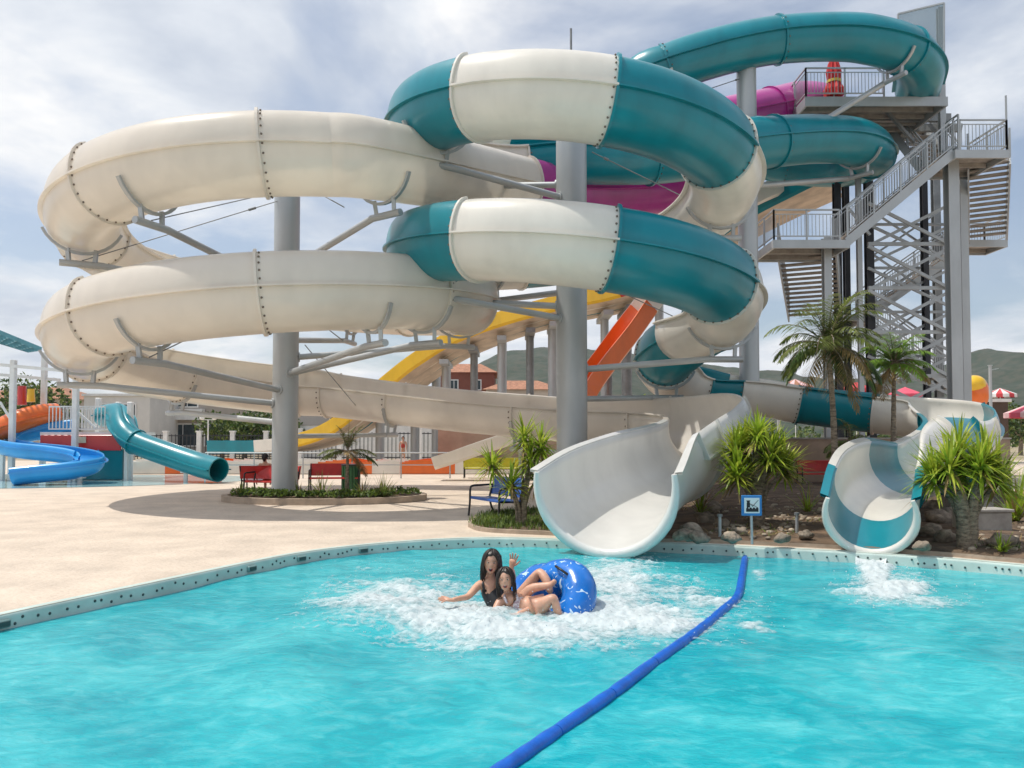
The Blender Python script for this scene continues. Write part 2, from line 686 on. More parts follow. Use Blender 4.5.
for p_, q_ in zip(_rp, _rp[1:]):
    for f_ in np.linspace(0, 1, 24):
        o_ = p_.lerp(q_, float(f_))
        rd = np.minimum(rd, np.sqrt((X - o_.x) ** 2 + (Y - o_.y) ** 2))
Z *= 1 - .8 * np.exp(-(rd / .45) ** 2)
Z = np.clip(Z, -.07, .07)
edge_d = np.clip((14.5 - Y) / 1.5, 0, 1)
me = bpy.data.meshes.new('pool_water')
co = np.stack([X, Y, WZ + Z], -1).reshape(-1, 3)
idx = np.arange(n_x * n_y).reshape(n_y, n_x)
quads = np.stack([idx[:-1, :-1], idx[:-1, 1:], idx[1:, 1:], idx[1:, :-1]], -1).reshape(-1, 4)
me.vertices.add(len(co))
me.vertices.foreach_set('co', co.ravel())
me.loops.add(quads.size)
me.loops.foreach_set('vertex_index', quads.ravel().astype(np.int32))
me.polygons.add(len(quads))
me.polygons.foreach_set('loop_start', np.arange(0, quads.size, 4, dtype=np.int32))
me.polygons.foreach_set('use_smooth', np.ones(len(quads), dtype=bool))
me.update(calc_edges=True)
m = bpy.data.materials.new('pool_water')
m.use_nodes = True
t_ = m.node_tree
b = t_.nodes['Principled BSDF']
g = t_.nodes.new('ShaderNodeNewGeometry')


def tn(scale, detail, st=(1, 1, 1), dist=0.0):
    mp = t_.nodes.new('ShaderNodeMapping')
    mp.inputs['Scale'].default_value = st
    t_.links.new(g.outputs['Position'], mp.inputs[0])
    n = t_.nodes.new('ShaderNodeTexNoise')
    n.inputs['Scale'].default_value = scale
    n.inputs['Detail'].default_value = detail
    n.inputs['Distortion'].default_value = dist
    n.inputs['Roughness'].default_value = .62
    t_.links.new(mp.outputs[0], n.inputs['Vector'])
    return n.outputs['Fac']


def tramp(fac, stops):
    rp = t_.nodes.new('ShaderNodeValToRGB')
    e = rp.color_ramp.elements
    e[0].position, e[0].color = stops[0][0], (*stops[0][1], 1)
    e[1].position, e[1].color = stops[-1][0], (*stops[-1][1], 1)
    for p, c in stops[1:-1]:
        x = e.new(p)
        x.color = (*c, 1)
    t_.links.new(fac, rp.inputs[0])
    return rp.outputs[0]


big = tramp(tn(.42, 3, (1, 1.25, 1), .8), [(.36, (0, .27, .34)), (.48, (.0, .37, .43)), (.60, (.07, .51, .55))])
rip = tramp(tn(4.6, 12, (.85, 1.15, 1), .7), [(.34, (0, .27, .34)), (.47, (.0, .37, .43)), (.57, (.05, .46, .51)), (.72, (.17, .57, .60))])  # refracted light and dark of the ripples, painted into the base colour
mx1 = t_.nodes.new('ShaderNodeMix')
mx1.data_type = 'RGBA'
mx1.inputs['Factor'].default_value = .5
t_.links.new(big, mx1.inputs['A'])
t_.links.new(rip, mx1.inputs['B'])
t_.links.new(mx1.outputs['Result'], b.inputs['Base Color'])
b.inputs['Roughness'].default_value = .06
b.inputs['IOR'].default_value = 1.33
bp = t_.nodes.new('ShaderNodeBump')
bp.inputs['Strength'].default_value = .42
bp.inputs['Distance'].default_value = .05
t_.links.new(tn(9.0, 8, (.85, 1.3, 1), .6), bp.inputs['Height'])
t_.links.new(bp.outputs[0], b.inputs['Normal'])
me.materials.append(m)
o = bpy.data.objects.new('pool_water', me)
COL.objects.link(o)
tag(o, kind='structure')


def zwater(x, y):
    i = int(round((x + 8) / 20 * (n_x - 1)))
    j = int(round((y - .9) / 14.3 * (n_y - 1)))
    return WZ + Z[min(max(j, 0), n_y - 1), min(max(i, 0), n_x - 1)]


# ------------------------------------------------------------------ SLIDES
RT = .845
# --- white slide: magenta start tube, big helix round the left column, long run, wide mouth
WC = V((-6.38, 22.5, 0))
WR = 5.1
WZ0, WP = 7.83, 3.06


def wpos(psi):
    a = R(psi)
    return (WC.x - WR * math.sin(a), WC.y - WR * math.cos(a), WZ0 - WP * psi / 360)


root_w = thing('water_slide', 'cream white spiral slide coiling round the left column, ending in the widest white mouth', 'water slide', (1.5, 12.9, 0),
               'spiral water slides')
ctrl = []


def cr(p, r, aR, aL, m=None):
    ctrl.append((p[0], p[1], p[2], r, aR, aL, m))


cr(at(826, 105, 33.0), .80, 89, 89, MAGENTA)
cr(at(800, 103, 32.2), .80, 89, 89)
cr(at(770, 110, 31.3), .80, 89, 89, MAGENTA)
cr(at(720, 121, 30.3), .80, 89, 89)
cr(at(660, 134, 29.6), .80, 89, 89, MAGENTA)
cr(at(590, 138, 29.5), .80, 89, 89)
cr(at(525, 146, 30.3), .80, 89, 89, MAGENTA)
cr(at(496, 160, 32.3), .80, 80, 80)
cr(at(530, 184, 34.8), .80, 75, 60)
cr(at(610, 186, 35.8), .82, 75, 30, MAGENTA)
cr(at(690, 186, 34.6), .82, 60, 20)
cr(at(716, 188, 32.0), .84, 60, 20)
cr(at(690, 190, 29.8), .84, 60, 20, MAGENTA)
cr(at(620, 194, 28.0), .85, 30, 30)
cr(at(560, 194, 26.0), .86, 5, 60)
cr(at(516, 188, 23.6), RT, 5, 75, WHITE)
wj = {-20, 25, 70, 115, 160, 205, 250, 295, 340, 385, 430, 475, 520}
for psi in range(-40, 531, 15):
    cr(wpos(psi), RT, 5, 75, None)
# mark the joints
for i, c in enumerate(ctrl[16:]):
    if i % 3 == 2:
        ctrl[16 + i] = c[:6] + (WHITE,)
cr(at(330, 391, 27.4), RT, 5, 50, RUNW)
cr(at(395, 398, 26.9), RT, 5, 42, RUNW)
cr(at(460, 405, 26.3), RT, 5, 40, None)
cr(at(520, 410, 25.7), RT, 5, 40, RUNW)
cr(at(590, 416, 24.9), RT, 8, 42, None)
cr(at(650, 419, 23.6), .9, 10, 48, RUNW)
cr(at(695, 422, 21.6), .92, 10, 60, None)
cr(at(708, 429, 19.2), .94, 12, 55, WHITE3)
cr(at(695, 438, 17.3), .96, 14, 45, None)
cr(at(668, 449, 15.6), 1.0, 16, 34, WHITE3)
cr(at(634, 463, 14.0), 1.06, 13, 22, None)
cr(at(604, 484, 12.45), 1.10, 9, 9, None)
PW, FW_, SW = slide(root_w, ctrl, 6)
CW = list(ctrl)
# rolled rim of the mouth
mb = MB()
i = len(PW) - 1
t, rt, u = FW_[i]
rim = []
for j in range(25):
    th = R(9 - 198 * j / 24)
    rim.append(PW[i] + t * .02 + rt * math.cos(th) * 1.12 + u * math.sin(th) * 1.12)
mb.tube(rim, [.045 + .05 * min(1, 5 * j / 24, 5 * (24 - j) / 24) for j in range(25)], 10)
mb.build('mouth_rim', WHITE3, root_w)

# --- teal and white slide
TC = V((1.575, 21.0, 0))
TR = 3.95
TZ0, TP = 8.98, 3.2


def tpos(phi, rr=TR):
    a = R(phi)
    return (TC.x + rr * math.sin(a), TC.y - rr * math.cos(a), TZ0 - TP * phi / 360)


root_t = thing('water_slide', 'spiral slide of alternating teal and white sections round the central column, with closed teal tube', 'water slide', (5.3, 11.9, 0),
               'spiral water slides')
ctrl = []
cr(at(918, 88, 30.6), .78, 89, 89, TEAL)
cr(at(920, 68, 29.0), .78, 89, 89)
cr(at(906, 51, 27.9), .76, 89, 89, TEAL)
cr(at(876, 41, 27.4), .76, 89, 89)
cr(at(840, 37, 27.4), .75, 89, 89)
cr(at(778, 40, 27.4), .75, 89, 89, TEAL)
cr(at(722, 51, 27.2), .76, 89, 89)
cr(at(668, 69, 27.2), .78, 89, 89, TEAL)
cr(at(630, 92, 28.0), RT, 60, 20)
cr(at(615, 112, 30.0), RT, 75, 10)
cr(at(650, 130, 32.6), RT, 75, 10, TEAL)
cr(at(730, 150, 34.2), .82, 85, 60)
cr(at(790, 164, 34.2), .80, 89, 89, TEAL)
cr(at(845, 166, 33.2), .80, 89, 89)
cr(at(872, 156, 31.0), .80, 89, 89, TEAL)
cr(at(858, 143, 29.3), .80, 89, 89)
cr(at(820, 139, 28.3), .80, 89, 89)
cr(at(772, 142, 27.2), .82, 88, 88, TEAL)
cr(at(715, 149, 26.2), .84, 70, 40)
cr(at(650, 156, 25.4), RT, 72, 10, TEAL)
seq = list(range(-188, 452, 10))
phis = []
n0 = len(ctrl)
JT = {-104: TEAL, -164: WHITE}
anchors = [(-160, WHITE2), (-98, TEAL), (-36, WHITE2), (7, TEAL), (57, WHITE2), (132, TEAL), (200, WHITE2), (262, TEAL), (324, WHITE2), (367, TEAL), (417, WHITE2)]
vals = [(-180, None)]
for (a, m_), nx in zip(anchors, anchors[1:] + [(470, None)]):
    n_s = 4
    for q in range(n_s):
        vals.append((a + (nx[0] - a) * q / n_s, m_ if q == 0 else None))
for a, m_ in vals:
    cr(tpos(a), RT, 75, 5, m_)
p = tpos(470)
cr((p[0] - .30, p[1] + .45, p[2] - .08), RT, 60, 15)
cr(at(712, 322, 23.5), RT, 40, 25, TEAL)
cr(at(685, 340, 23.75), RT, 25, 45)
cr(at(665, 360, 24.9), RT, 5, 60, WHITE2)
cr(at(674, 375, 26.3), RT, 5, 60)
cr(at(700, 384, 26.9), RT, 5, 60, TEAL)
cr(at(736, 388, 27.0), RT, 10, 40, WHITE2)
cr(at(772, 392, 27.0), RT, 12, 35)
cr(at(800, 397, 26.8), RT, 15, 32, TEAL)
cr(at(840, 402, 26.5), RT, 15, 32)
cr(at(876, 406, 26.0), RT, 15, 32, WHITE2)
cr(at(925, 412, 25.2), RT, 15, 32)
cr(at(952, 419, 23.8), RT, 10, 34, TEAL)
cr(at(962, 427, 21.8), .82, 10, 34)
cr(at(958, 437, 19.8), .80, 10, 36, WHITE2)
cr(at(946, 446, 18.0), .78, 10, 45)
cr(at(938, 452, 16.6), .78, 12, 62, TEAL)
cr(at(910, 456, 15.2), .74, 22, 74, WHITE2)
cr(at(888, 466, 13.9), .68, 24, 60)
cr(at(876, 484, 12.8), .62, 24, 24, TEAL)
cr(at(870, 514, 11.75), .585, 23, 23)
PT, FT, ST = slide(root_t, ctrl, 5)
CT = list(ctrl)
mb = MB()
i = len(PT) - 1
t, rt, u = FT[i]
rim = []
for j in range(25):
    th = R(23 - 226 * j / 24)
    rim.append(PT[i] + t * .02 + rt * math.cos(th) * .615 + u * math.sin(th) * .615)
mb.tube(rim, [.03 + .035 * min(1, 5 * j / 24, 5 * (24 - j) / 24) for j in range(25)], 10)
mb.build('mouth_rim', WHITE2, root_t)

# stiffening rings on the closed tubes
def near_i(P, p):
    return min(range(len(P)), key=lambda q: (P[q] - p).length)


# ------------------------------------------------------------------ support columns
def column(label, base, top, r, group='round steel columns under the spiral slides'):
    root = thing('support_column', label, 'column', base, group)
    mb = MB()
    mb.tube([base, V((base[0], base[1], base[2] + .01)), V((base[0], base[1], top))], [r, r, r], 28)
    zz = base[2] + 3.2
    while zz < top - .5:
        mb.tube([(base[0], base[1], zz - .012), (base[0], base[1], zz + .012)], r + .006, 28)
        zz += 3.2
    mb.build('shaft', STEEL, root)
    mb = MB()
    mb.tube([base, V((base[0], base[1], base[2] + .06))], r * 1.55, 28)
    for q in range(10):
        a = q / 10 * 2 * math.pi
        mb.tube([(base[0] + math.cos(a) * r * 1.35, base[1] + math.sin(a) * r * 1.35, base[2] + .05), (base[0] + math.cos(a) * r * 1.35, base[1] + math.sin(a) * r * 1.35, base[2] + .14)], .025, 6)
    mb.build('base_plate', STEEL_D, root)
    mb = MB()
    mb.tube([V((base[0], base[1], top)), V((base[0], base[1], top + .05))], r * 1.04, 28)
    mb.build('cap', STEEL_D, root)
    return root


def arm(root, cx, cy, rcol, P, FR, S, i, drop=.1, r=.1, spread=0.0, two=False):
    mb = MB()
    bot, rt = cradle(mb, P[i], FR[i], S[i][3])
    am = MB()
    for sgn in ((-1, 1) if two else (0,)):
        e = bot + rt * .45 * (1 if (V((cx, cy, 0)) - bot).dot(rt) > 0 else -1)
        d = V((cx - e.x, cy - e.y, 0)).normalized()
        sd = V((-d.y, d.x, 0))
        s = V((cx, cy, bot.z - drop)) - d * rcol * .9 + sd * sgn * rcol * .5
        am.tube([s, e + sd * sgn * spread], r, 12)
        am.tube([s - d * .02, s - d * .06], r * 1.7, 12)
    a = am.build('support_arm', STEEL, root)
    mb.build('cradle', STEEL, a)
    return bot


def cable(root, p, q, r=.014):
    mb = MB()
    p, q = V(p), V(q)
    mb.tube([p, q], r, 6)
    m0 = p.lerp(q, .12)
    m1 = p.lerp(q, .16)
    mb.tube([m0, m1], r * 2.6, 8)
    mb.build('stay_cable', STEEL_D, root)


colA = column('grey steel column inside the cream white coil, standing in the low planter', V((WC.x, WC.y, .12)), 9.0, .355)
for psi in (19, 62, -38, 120, 190, 250, 305):
    i = near_i(PW, V(wpos(psi)))
    arm(colA, WC.x, WC.y, .355, PW, FW_, SW, i, drop=.5, r=.085)
for psi in (19 + 360, 62 + 360, -38 + 360, 125 + 360):
    i = near_i(PW, V(wpos(psi)))
    arm(colA, WC.x, WC.y, .355, PW, FW_, SW, i, drop=.35, r=.085)
i = near_i(PW, at(395, 398, 26.9))
arm(colA, WC.x, WC.y, .355, PW, FW_, SW, i, drop=.05, r=.07)
for psi, dz in ((19, 1.5), (-30, 1.7), (62, 1.6), (379, 1.6), (330, 1.4)):
    p = V(wpos(psi))
    cable(colA, (WC.x - .2, WC.y - .3, p.z + dz - .6), p - V((0, 0, RT + .3)))
cable(colA, at(305, 345, 22.3), at(362, 413, 27))

colB = column('tallest thick grey steel column rising through the teal and white coil behind the wide white mouth', V((TC.x, TC.y, .05)), 11.6, .405)
for phi in (-58, -104, 92, 150, 215, -58 + 360, 262, 92 + 360):
    i = near_i(PT, V(tpos(phi)))
    arm(colB, TC.x, TC.y, .405, PT, FT, ST, i, drop=.25, r=.085)
i = near_i(PT, at(665, 360, 24.9))
arm(colB, TC.x, TC.y, .405, PT, FT, ST, i, drop=.2, r=.08)
i = near_i(PW, at(520, 410, 25.7))
arm(colB, TC.x, TC.y, .405, PW, FW_, SW, i, drop=.05, r=.07)
mb = MB()
mb.tube([(TC.x, TC.y, 11.6), (TC.x, TC.y, 12.6)], .03, 8)
mb.build('lightning_rod', STEEL_D, colB)
cable(colB, at(592, 152, 20.9), at(690, 200, 22))
cable(colB, at(590, 278, 20.9), at(692, 325, 23))

pc = at(748, 240, 27.6)
colC = column('slim grey steel column behind the yucca, carrying the closed teal tube', V((pc.x, pc.y, .05)), at(748, 66, 27.6).z, .335)
for q, dr in ((at(858, 143, 29.3), .9), (at(890, 45, 27.7), 3.0), (at(668, 71, 27.2), 1.4)):
    i = near_i(PT, q)
    arm(colC, pc.x, pc.y, .335, PT, FT, ST, i, drop=dr, r=.10)
cable(colC, at(742, 78, 27.4), at(700, 92, 28))

# ------------------------------------------------------------------ vegetation helpers
def blade(mb, p, d, L, w, droop, mi=0, seg=3, fold=0.0):
    """tapered sword leaf from p along d"""
    d = V(d).normalized()
    side = d.cross(V((0, 0, 1)))
    if side.length < .05:
        side = V((1, 0, 0))
    side.normalize()
    vs = []
    q = V(p)
    for i in range(seg + 1):
        f = i / seg
        ww = w * (1 - f ** 2.2) * (.55 + .45 * min(1, f * 4)) / 2
        if i < seg:
            vs += [q - side * ww, q + side * ww]
        else:
            vs += [q]
        d = (d + V((0, 0, -droop / seg * (.4 + f)))).normalized()
        q = q + d * (L / seg)
    fs = [(2 * i, 2 * i + 1, 2 * i + 3, 2 * i + 2) for i in range(seg - 1)]
    fs.append((2 * seg - 2, 2 * seg - 1, 2 * seg))
    mb.add(vs, fs, mi)


def rdir(rnd, zlo=-.3):
    while True:
        v = V((rnd.uniform(-1, 1), rnd.uniform(-1, 1), rnd.uniform(-1, 1)))
        if .1 < v.length < 1:
            v.normalize()
            if v.z > zlo:
                return v


def yucca(label, base, heads, trunk, L, n, seed, w=.045, group='yuccas round the pool planters'):
    rnd = random.Random(seed)
    root = thing('yucca', label, 'yucca', base, group)
    base = V(base)
    mb = MB()
    for (h, r0) in zip(heads, trunk):
        e = base + V(h)
        b0 = base + V((h[0] * .12, h[1] * .12, -.08))
        mid = b0.lerp(e, .55) + V((h[0] * -.30, h[1] * -.30, 0))
        pts = [V(p) for p in catmull([tuple(b0), tuple(mid), tuple(e)], 6)]
        mb.tube(pts, [r0 * (1.25 - .6 * i / 12) * (1 + .12 * rnd.uniform(-1, 1)) for i in range(13)], 10)
    mb.build('trunk', TRUNK, root)
    mb = MB()
    for h in heads:
        e = base + V(h)
        for k in range(n):
            d = rdir(rnd, -.6)
            l = L * rnd.uniform(.7, 1.1)
            mi = 0 if rnd.random() < .55 else 1
            if d.z < -.45:
                mi = 2 if rnd.random() < .6 else 0
            blade(mb, e + V((0, 0, rnd.uniform(-.14, .12))) + d * .03, d, l, w * rnd.uniform(.8, 1.2), rnd.uniform(.1, .6) if d.z > -.2 else .6, mi, 4)
    mb.build('crown', [LEAF_Y, LEAF_Y2, LEAF_D], root)
    return root


def palm(label, base, top, r, L, nf, seed, group='slender feather palms', lean=(0, 0), dry=.25, m=None, droop=1.1):
    rnd = random.Random(seed)
    base, top = V(base), V(top)
    root = thing('palm_tree', label, 'palm tree', base, group)
    mb = MB()
    pts, rs = [], []
    for i in range(30):
        f = i / 29
        pts.append(base.lerp(top, f) + V((lean[0], lean[1], 0)) * math.sin(f * math.pi) + V((0, 0, -.08 * (1 - f))))
        rs.append(r * (1.2 - .55 * f) * (1.0 if i % 2 else 1.12))
    mb.tube(pts, rs, 10)
    mb.build('trunk', TRUNK, root)
    mb = MB()
    for k in range(nf):
        az = k * 2.399 + rnd.uniform(-.3, .3)
        el = rnd.uniform(-.15, 1.35) if k > nf * dry else rnd.uniform(-.9, .2)
        d = V((math.cos(az) * math.cos(el), math.sin(az) * math.cos(el), math.sin(el)))
        l = L * rnd.uniform(.75, 1.1)
        seg = 13
        q = top + V((0, 0, .05)) + d * .05
        mi = 0 if k > nf * dry else (2 if rnd.random() < .55 else 1)
        pts = [q.copy()]
        for i in range(seg):
            d = (d + V((0, 0, -droop / seg * (.3 + 1.4 * i / seg)))).normalized()
            q = q + d * (l / seg)
            pts.append(q.copy())
        mb.tube(pts, [.016 * (1 - .8 * i / seg) for i in range(seg + 1)], 4, 3)
        for i in range(2, seg + 1):
            t = (pts[i] - pts[i - 1]).normalized()
            side = t.cross(V((0, 0, 1)))
            if side.length < .05:
                continue
            side.normalize()
            ll = l * .36 * math.sin(math.pi * (.18 + .74 * i / seg)) * rnd.uniform(.8, 1.15)
            for sg in (-1, 1):
                for sub in (0, .33, .67):
                    pp = pts[i - 1].lerp(pts[i], sub)
                    dd = (side * sg * 1 + t * .7 + V((0, 0, rnd.uniform(-.35, .25)))).normalized()
                    blade(mb, pp, dd, ll, .026, .9, mi, 3)
    mb.build('crown', [m or LEAF_P, LEAF_B, LEAF_D, TRUNK], root)
    return root


def leaf_mass(mb, c, rad, n, size, rnd, mi=(0,), flat=.0):
    """leaf clumps filling an uneven ellipsoid shell"""
    c = V(c)
    for k in range(n):
        d = rdir(rnd, -1 if not flat else -.1)
        lump = 1 + .35 * noise.noise(d * 2.1 + c * .37)
        rr = lump * (rnd.uniform(.45, 1.0) ** .6)
        p = c + V((d.x * rad[0], d.y * rad[1], d.z * rad[2])) * rr
        a = rdir(rnd, -1)
        b_ = a.cross(rdir(rnd, -1)).normalized()
        sz = size * rnd.uniform(.6, 1.3)
        a = a * sz
        b_ = b_ * sz * .55
        mb.add([p - a, p + b_, p + a, p - b_], [(0, 1, 2, 3)], rnd.choice(mi))


def broad_tree(label, base, h, rad, seed, n=900, size=.25, name='tree', cat='tree', group=None, m=None):
    rnd = random.Random(seed)
    root = thing(name, label, cat, base, group)
    base = V(base)
    mb = MB()
    mb.tube([base - V((0, 0, .2)), base + V((.1, 0, h * .3)), base + V((0, .1, h * .65))], [.22, .16, .08], 8)
    for k in range(4):
        a = k * 1.6 + seed
        mb.tube([base + V((0, 0, h * .35)), base + V((math.cos(a) * rad * .6, math.sin(a) * rad * .6, h * .7))], [.09, .03], 6)
    mb.build('trunk', TRUNK, root)
    mb = MB()
    for k in range(7):
        a = k * 2.4 + seed
        rr = rad * (.0 if k == 0 else .55)
        leaf_mass(mb, base + V((math.cos(a) * rr, math.sin(a) * rr, h * (.62 + .16 * math.sin(k * 1.9 + seed)))), (rad * .6, rad * .6, h * .27), n // 7, size, rnd, (0, 0, 1))
    mb.build('crown', [m or LEAF_B, LEAF_P], root)
    return root


def spiky(label, base, L, n, seed, cat='plant', m=LEAF_P, group='spiky plants in the low planter', w=.03):
    rnd = random.Random(seed)
    mb = MB()
    for k in range(n):
        a = rnd.uniform(0, 6.28)
        el = rnd.uniform(.35, 1.45)
        blade(mb, V(base) + V((rnd.uniform(-.05, .05), rnd.uniform(-.05, .05), -.02)), (math.cos(a) * math.cos(el), math.sin(a) * math.cos(el), math.sin(el)),
              L * rnd.uniform(.6, 1.1), w, rnd.uniform(.3, .9), 0 if rnd.random() < .75 else 1, 5)
    return tag(mb.build('spiky_plant', [m, LEAF_D], loc=base), label, cat, group)


# ------------------------------------------------------------------ planters
def oval(cx, cy, rx, ry, n=40, wob=.0):
    return [(cx + rx * math.cos(i / n * 6.2832) * (1 + wob * math.sin(3 * i / n * 6.28)), cy + ry * math.sin(i / n * 6.2832)) for i in range(n)]


def ring_wall(mb, poly, wdt, z0, z1):
    n = len(poly)
    c = V((sum(p[0] for p in poly) / n, sum(p[1] for p in poly) / n))
    vs, fs = [], []
    for p in poly:
        d = (V(p) - c).normalized()
        i_ = V(p) - d * wdt
        vs += [(p[0], p[1], z0), (p[0], p[1], z1), (i_.x, i_.y, z1), (i_.x, i_.y, z0)]
    for i in range(n):
        j = (i + 1) % n
        for q in range(3):
            fs.append((i * 4 + q, j * 4 + q, j * 4 + q + 1, i * 4 + q + 1))
    mb.add(vs, fs)


def soil_bed(name, poly, z, m, hump=.1, seed=0):
    n = len(poly)
    c = V((sum(p[0] for p in poly) / n, sum(p[1] for p in poly) / n))
    mb = MB()
    rings = 14
    vs = [(c.x, c.y, z + hump)]
    for k in range(1, rings + 1):
        f = k / rings
        for p in poly:
            q = c.lerp(V(p), f)
            zz = z + hump * (1 - f ** 3) + .05 * noise.noise(V((q.x * 1.7, q.y * 1.7, seed))) * (1 - f ** 4)
            vs.append((q.x, q.y, zz))
    fs = [(0, 1 + i, 1 + (i + 1) % n) for i in range(n)]
    for k in range(rings - 1):
        for i in range(n):
            j = (i + 1) % n
            fs.append((1 + k * n + i, 1 + (k + 1) * n + i, 1 + (k + 1) * n + j, 1 + k * n + j))
    mb.add(vs, fs, 0, True)
    return tag(mb.build(name, m), kind='structure')


pA = oval(-5.05, 21.7, 2.75, 1.75)
mb = MB()
ring_wall(mb, pA, .16, 0, .16)
tag(mb.build('planter_kerb', CURB, loc=(-5.05, 21.7, 0)), 'low brown kerb ringing the planter at the foot of the left column', 'planter kerb')
soil_bed('planter_soil', oval(-5.05, 21.7, 2.62, 1.62), .10, SOIL, .06)
rnd = random.Random(8)
mb = MB()
for k in range(34):
    a = rnd.uniform(2.6, 6.8)
    rr = rnd.uniform(.6, .92)
    c = V((-5.05 + math.cos(a) * 2.55 * rr, 21.7 + math.sin(a) * 1.55 * rr, .2))
    leaf_mass(mb, c, (.26, .24, .15), 90, .05, rnd, (0, 0, 1), flat=1)
tag(mb.build('ground_cover', [LEAF_G, LEAF_B]), kind='stuff')
for i, (px, L, n, lab) in enumerate([(385, .75, 60, 'tallest wide spiky grass plant at the right end of the low planter'),
                                     (362, .7, 34, 'narrow spiky plant standing just right of the green litter bin'),
                                     (322, .75, 36, 'spiky plant in front of the red bench right of left column'),
                                     (240, .5, 26, 'small spiky plant at the left end of the low planter'),
                                     (299, .55, 22, 'thin spiky plant hugging the right side of left column')]):
    spiky(lab, at(px, 497 if i != 0 else 495, 21.3) * V((1, 1, 0)) + V((0, 0, .15)) if False else V((at(px, 490, 21.0 + (.3 if i == 0 else 0)).x, 21.0, .14)), L, n, 20 + i)
pz = at(347, 440, 21.6)
palm('small feather palm growing in the low planter before the green bin', (pz.x, pz.y, .12), (pz.x + .02, pz.y, pz.z - .35), .05, .85, 15, 5, dry=.2)

pB_px = [(468, 527), (474, 520), (490, 515), (520, 512), (560, 510), (590, 517), (600, 530), (585, 536.5), (545, 535.2), (500, 533.2), (478, 531)]
pB = [tuple(onz(x, y, 0).to_2d()) for x, y in pB_px]
pB = [(p[0], p[1]) for p in catmull(pB + [pB[0]], 4)[:-1]][::-1]
mb = MB()
ring_wall(mb, pB, .08, 0, .07)
tag(mb.build('planter_kerb', CURB, loc=(pB[0][0], pB[0][1], 0)), 'thin curved kerb round the grassy bed left of the widest slide mouth', 'planter kerb')
soil_bed('garden_bed', pB, .05, SOIL, .03)
rnd = random.Random(9)
mb = MB()
cB = V((sum(p[0] for p in pB) / len(pB), sum(p[1] for p in pB) / len(pB)))
for k in range(3600):
    p = cB.lerp(V(pB[rnd.randrange(len(pB))]), rnd.random() ** .6 * .94)
    a = rnd.uniform(0, 6.28)
    blade(mb, (p.x + rnd.uniform(-.1, .1), p.y + rnd.uniform(-.05, .05), .06), (math.cos(a) * .5, math.sin(a) * .5, 1), rnd.uniform(.07, .17), .018, .3, rnd.choice((0, 0, 1)), 2)
tag(mb.build('grass', [LEAF_G, LEAF_B]), kind='stuff')

pC_px = [(640, 542.2), (700, 542.6), (760, 545.2), (830, 548.6), (900, 553), (960, 557.5), (1010, 562), (1090, 566), (1150, 545), (1130, 510), (1020, 494), (900, 486), (800, 483), (700, 484), (660, 492), (655, 515)]
pC = [tuple(onz(x, y, 0).to_2d()) for x, y in pC_px]
pC = [(p[0], p[1]) for p in catmull(pC + [pC[0]], 4)[:-1]]
mb = MB()
ring_wall(mb, pC, .10, 0, .06)
tag(mb.build('planter_kerb', CURB, loc=(pC[0][0], pC[0][1], 0)), 'long thin kerb along the rocky bed between the two slide mouths', 'planter kerb')
soil_bed('rocky_soil', pC, .06, SOIL, .10, 3)
cC = V((sum(p[0] for p in pC) / len(pC), sum(p[1] for p in pC) / len(pC)))
rnd = random.Random(12)
def in_slide(x, y, m=1.25):
    for P_ in (PT[-60:], PW[-40:]):
        for q in P_[::3]:
            if (q.x - x) ** 2 + (q.y - y) ** 2 < m * m and q.z < 1.5:
                return True
    return False


# scattered stones and dry litter nobody could count
mb = MB()
for k in range(900):
    p = cC.lerp(V(pC[rnd.randrange(len(pC))]), rnd.random() ** .5 * .96)
    p = p + V((rnd.uniform(-.2, .2), rnd.uniform(-.1, .1)))
    if in_slide(p.x, p.y):
        continue
    f = 0.10 * (1 - ((p - cC).length / 6) ** 2)
    s_ = rnd.uniform(.02, .075)
    mb.ball((p.x, p.y, .09 + max(0, f) * .8), s_, 6, 4, rnd.choice((0, 1)), (1, rnd.uniform(.6, 1), rnd.uniform(.4, .8)), jit=.4, seed=k)
tag(mb.build('gravel', [ROCKM, mat('pale_stone', (.48, .40, .30), .9, .2, 5, bump=.5)]), kind='stuff')
mb = MB()
for k in range(2600):
    p = cC.lerp(V(pC[rnd.randrange(len(pC))]), rnd.random() ** .5 * .95)
    if in_slide(p.x, p.y):
        continue
    a = rnd.uniform(0, 6.28)
    blade(mb, (p.x, p.y, .1), (math.cos(a), math.sin(a), rnd.uniform(.2, 1)), rnd.uniform(.08, .22), .02, .4, rnd.choice((0, 1, 1, 2)), 2)
tag(mb.build('ground_cover', [LEAF_G, LEAF_D, LEAF_B]), kind='stuff')
rocks = [(694, 533, .17), (706, 522, .18), (700, 540, .13), (722, 526, .13), (732, 540, .12), (684, 538, .13), (712, 512, .2), (741, 533, .10),
         (938, 524, .22), (948, 516, .17), (928, 536, .17), (946, 540, .15), (934, 510, .18), (922, 548, .10), (1000, 545, .16), (806, 537, .10), (782, 540, .1)]
rl = ['brown rock by the right wall of the widest slide mouth', 'rounded rock behind the pile beside the widest slide mouth', 'flat pale rock in the soil left of the pictogram sign',
      'small rock left of the pictogram sign post', 'little rock near the kerb below the left stake light', 'bulky rock half hidden by the widest slide mouth',
      'rock under the white chute at the back of the soil', 'small rock at the kerb touching the widest mouth', 'largest pale rock right of the small slide mouth',
      'upper rock on the pile right of the small slide mouth', 'low rock nearest the small slide mouth on its right', 'rock at foot of the far right yucca trunk',
      'rearmost rock on the pile behind the small mouth', 'smallest rock by the kerb right of the small mouth', 'rock at the right edge below the concrete block',
      'small rock beside the right stake light', 'small rock between the sign and the right stake light']
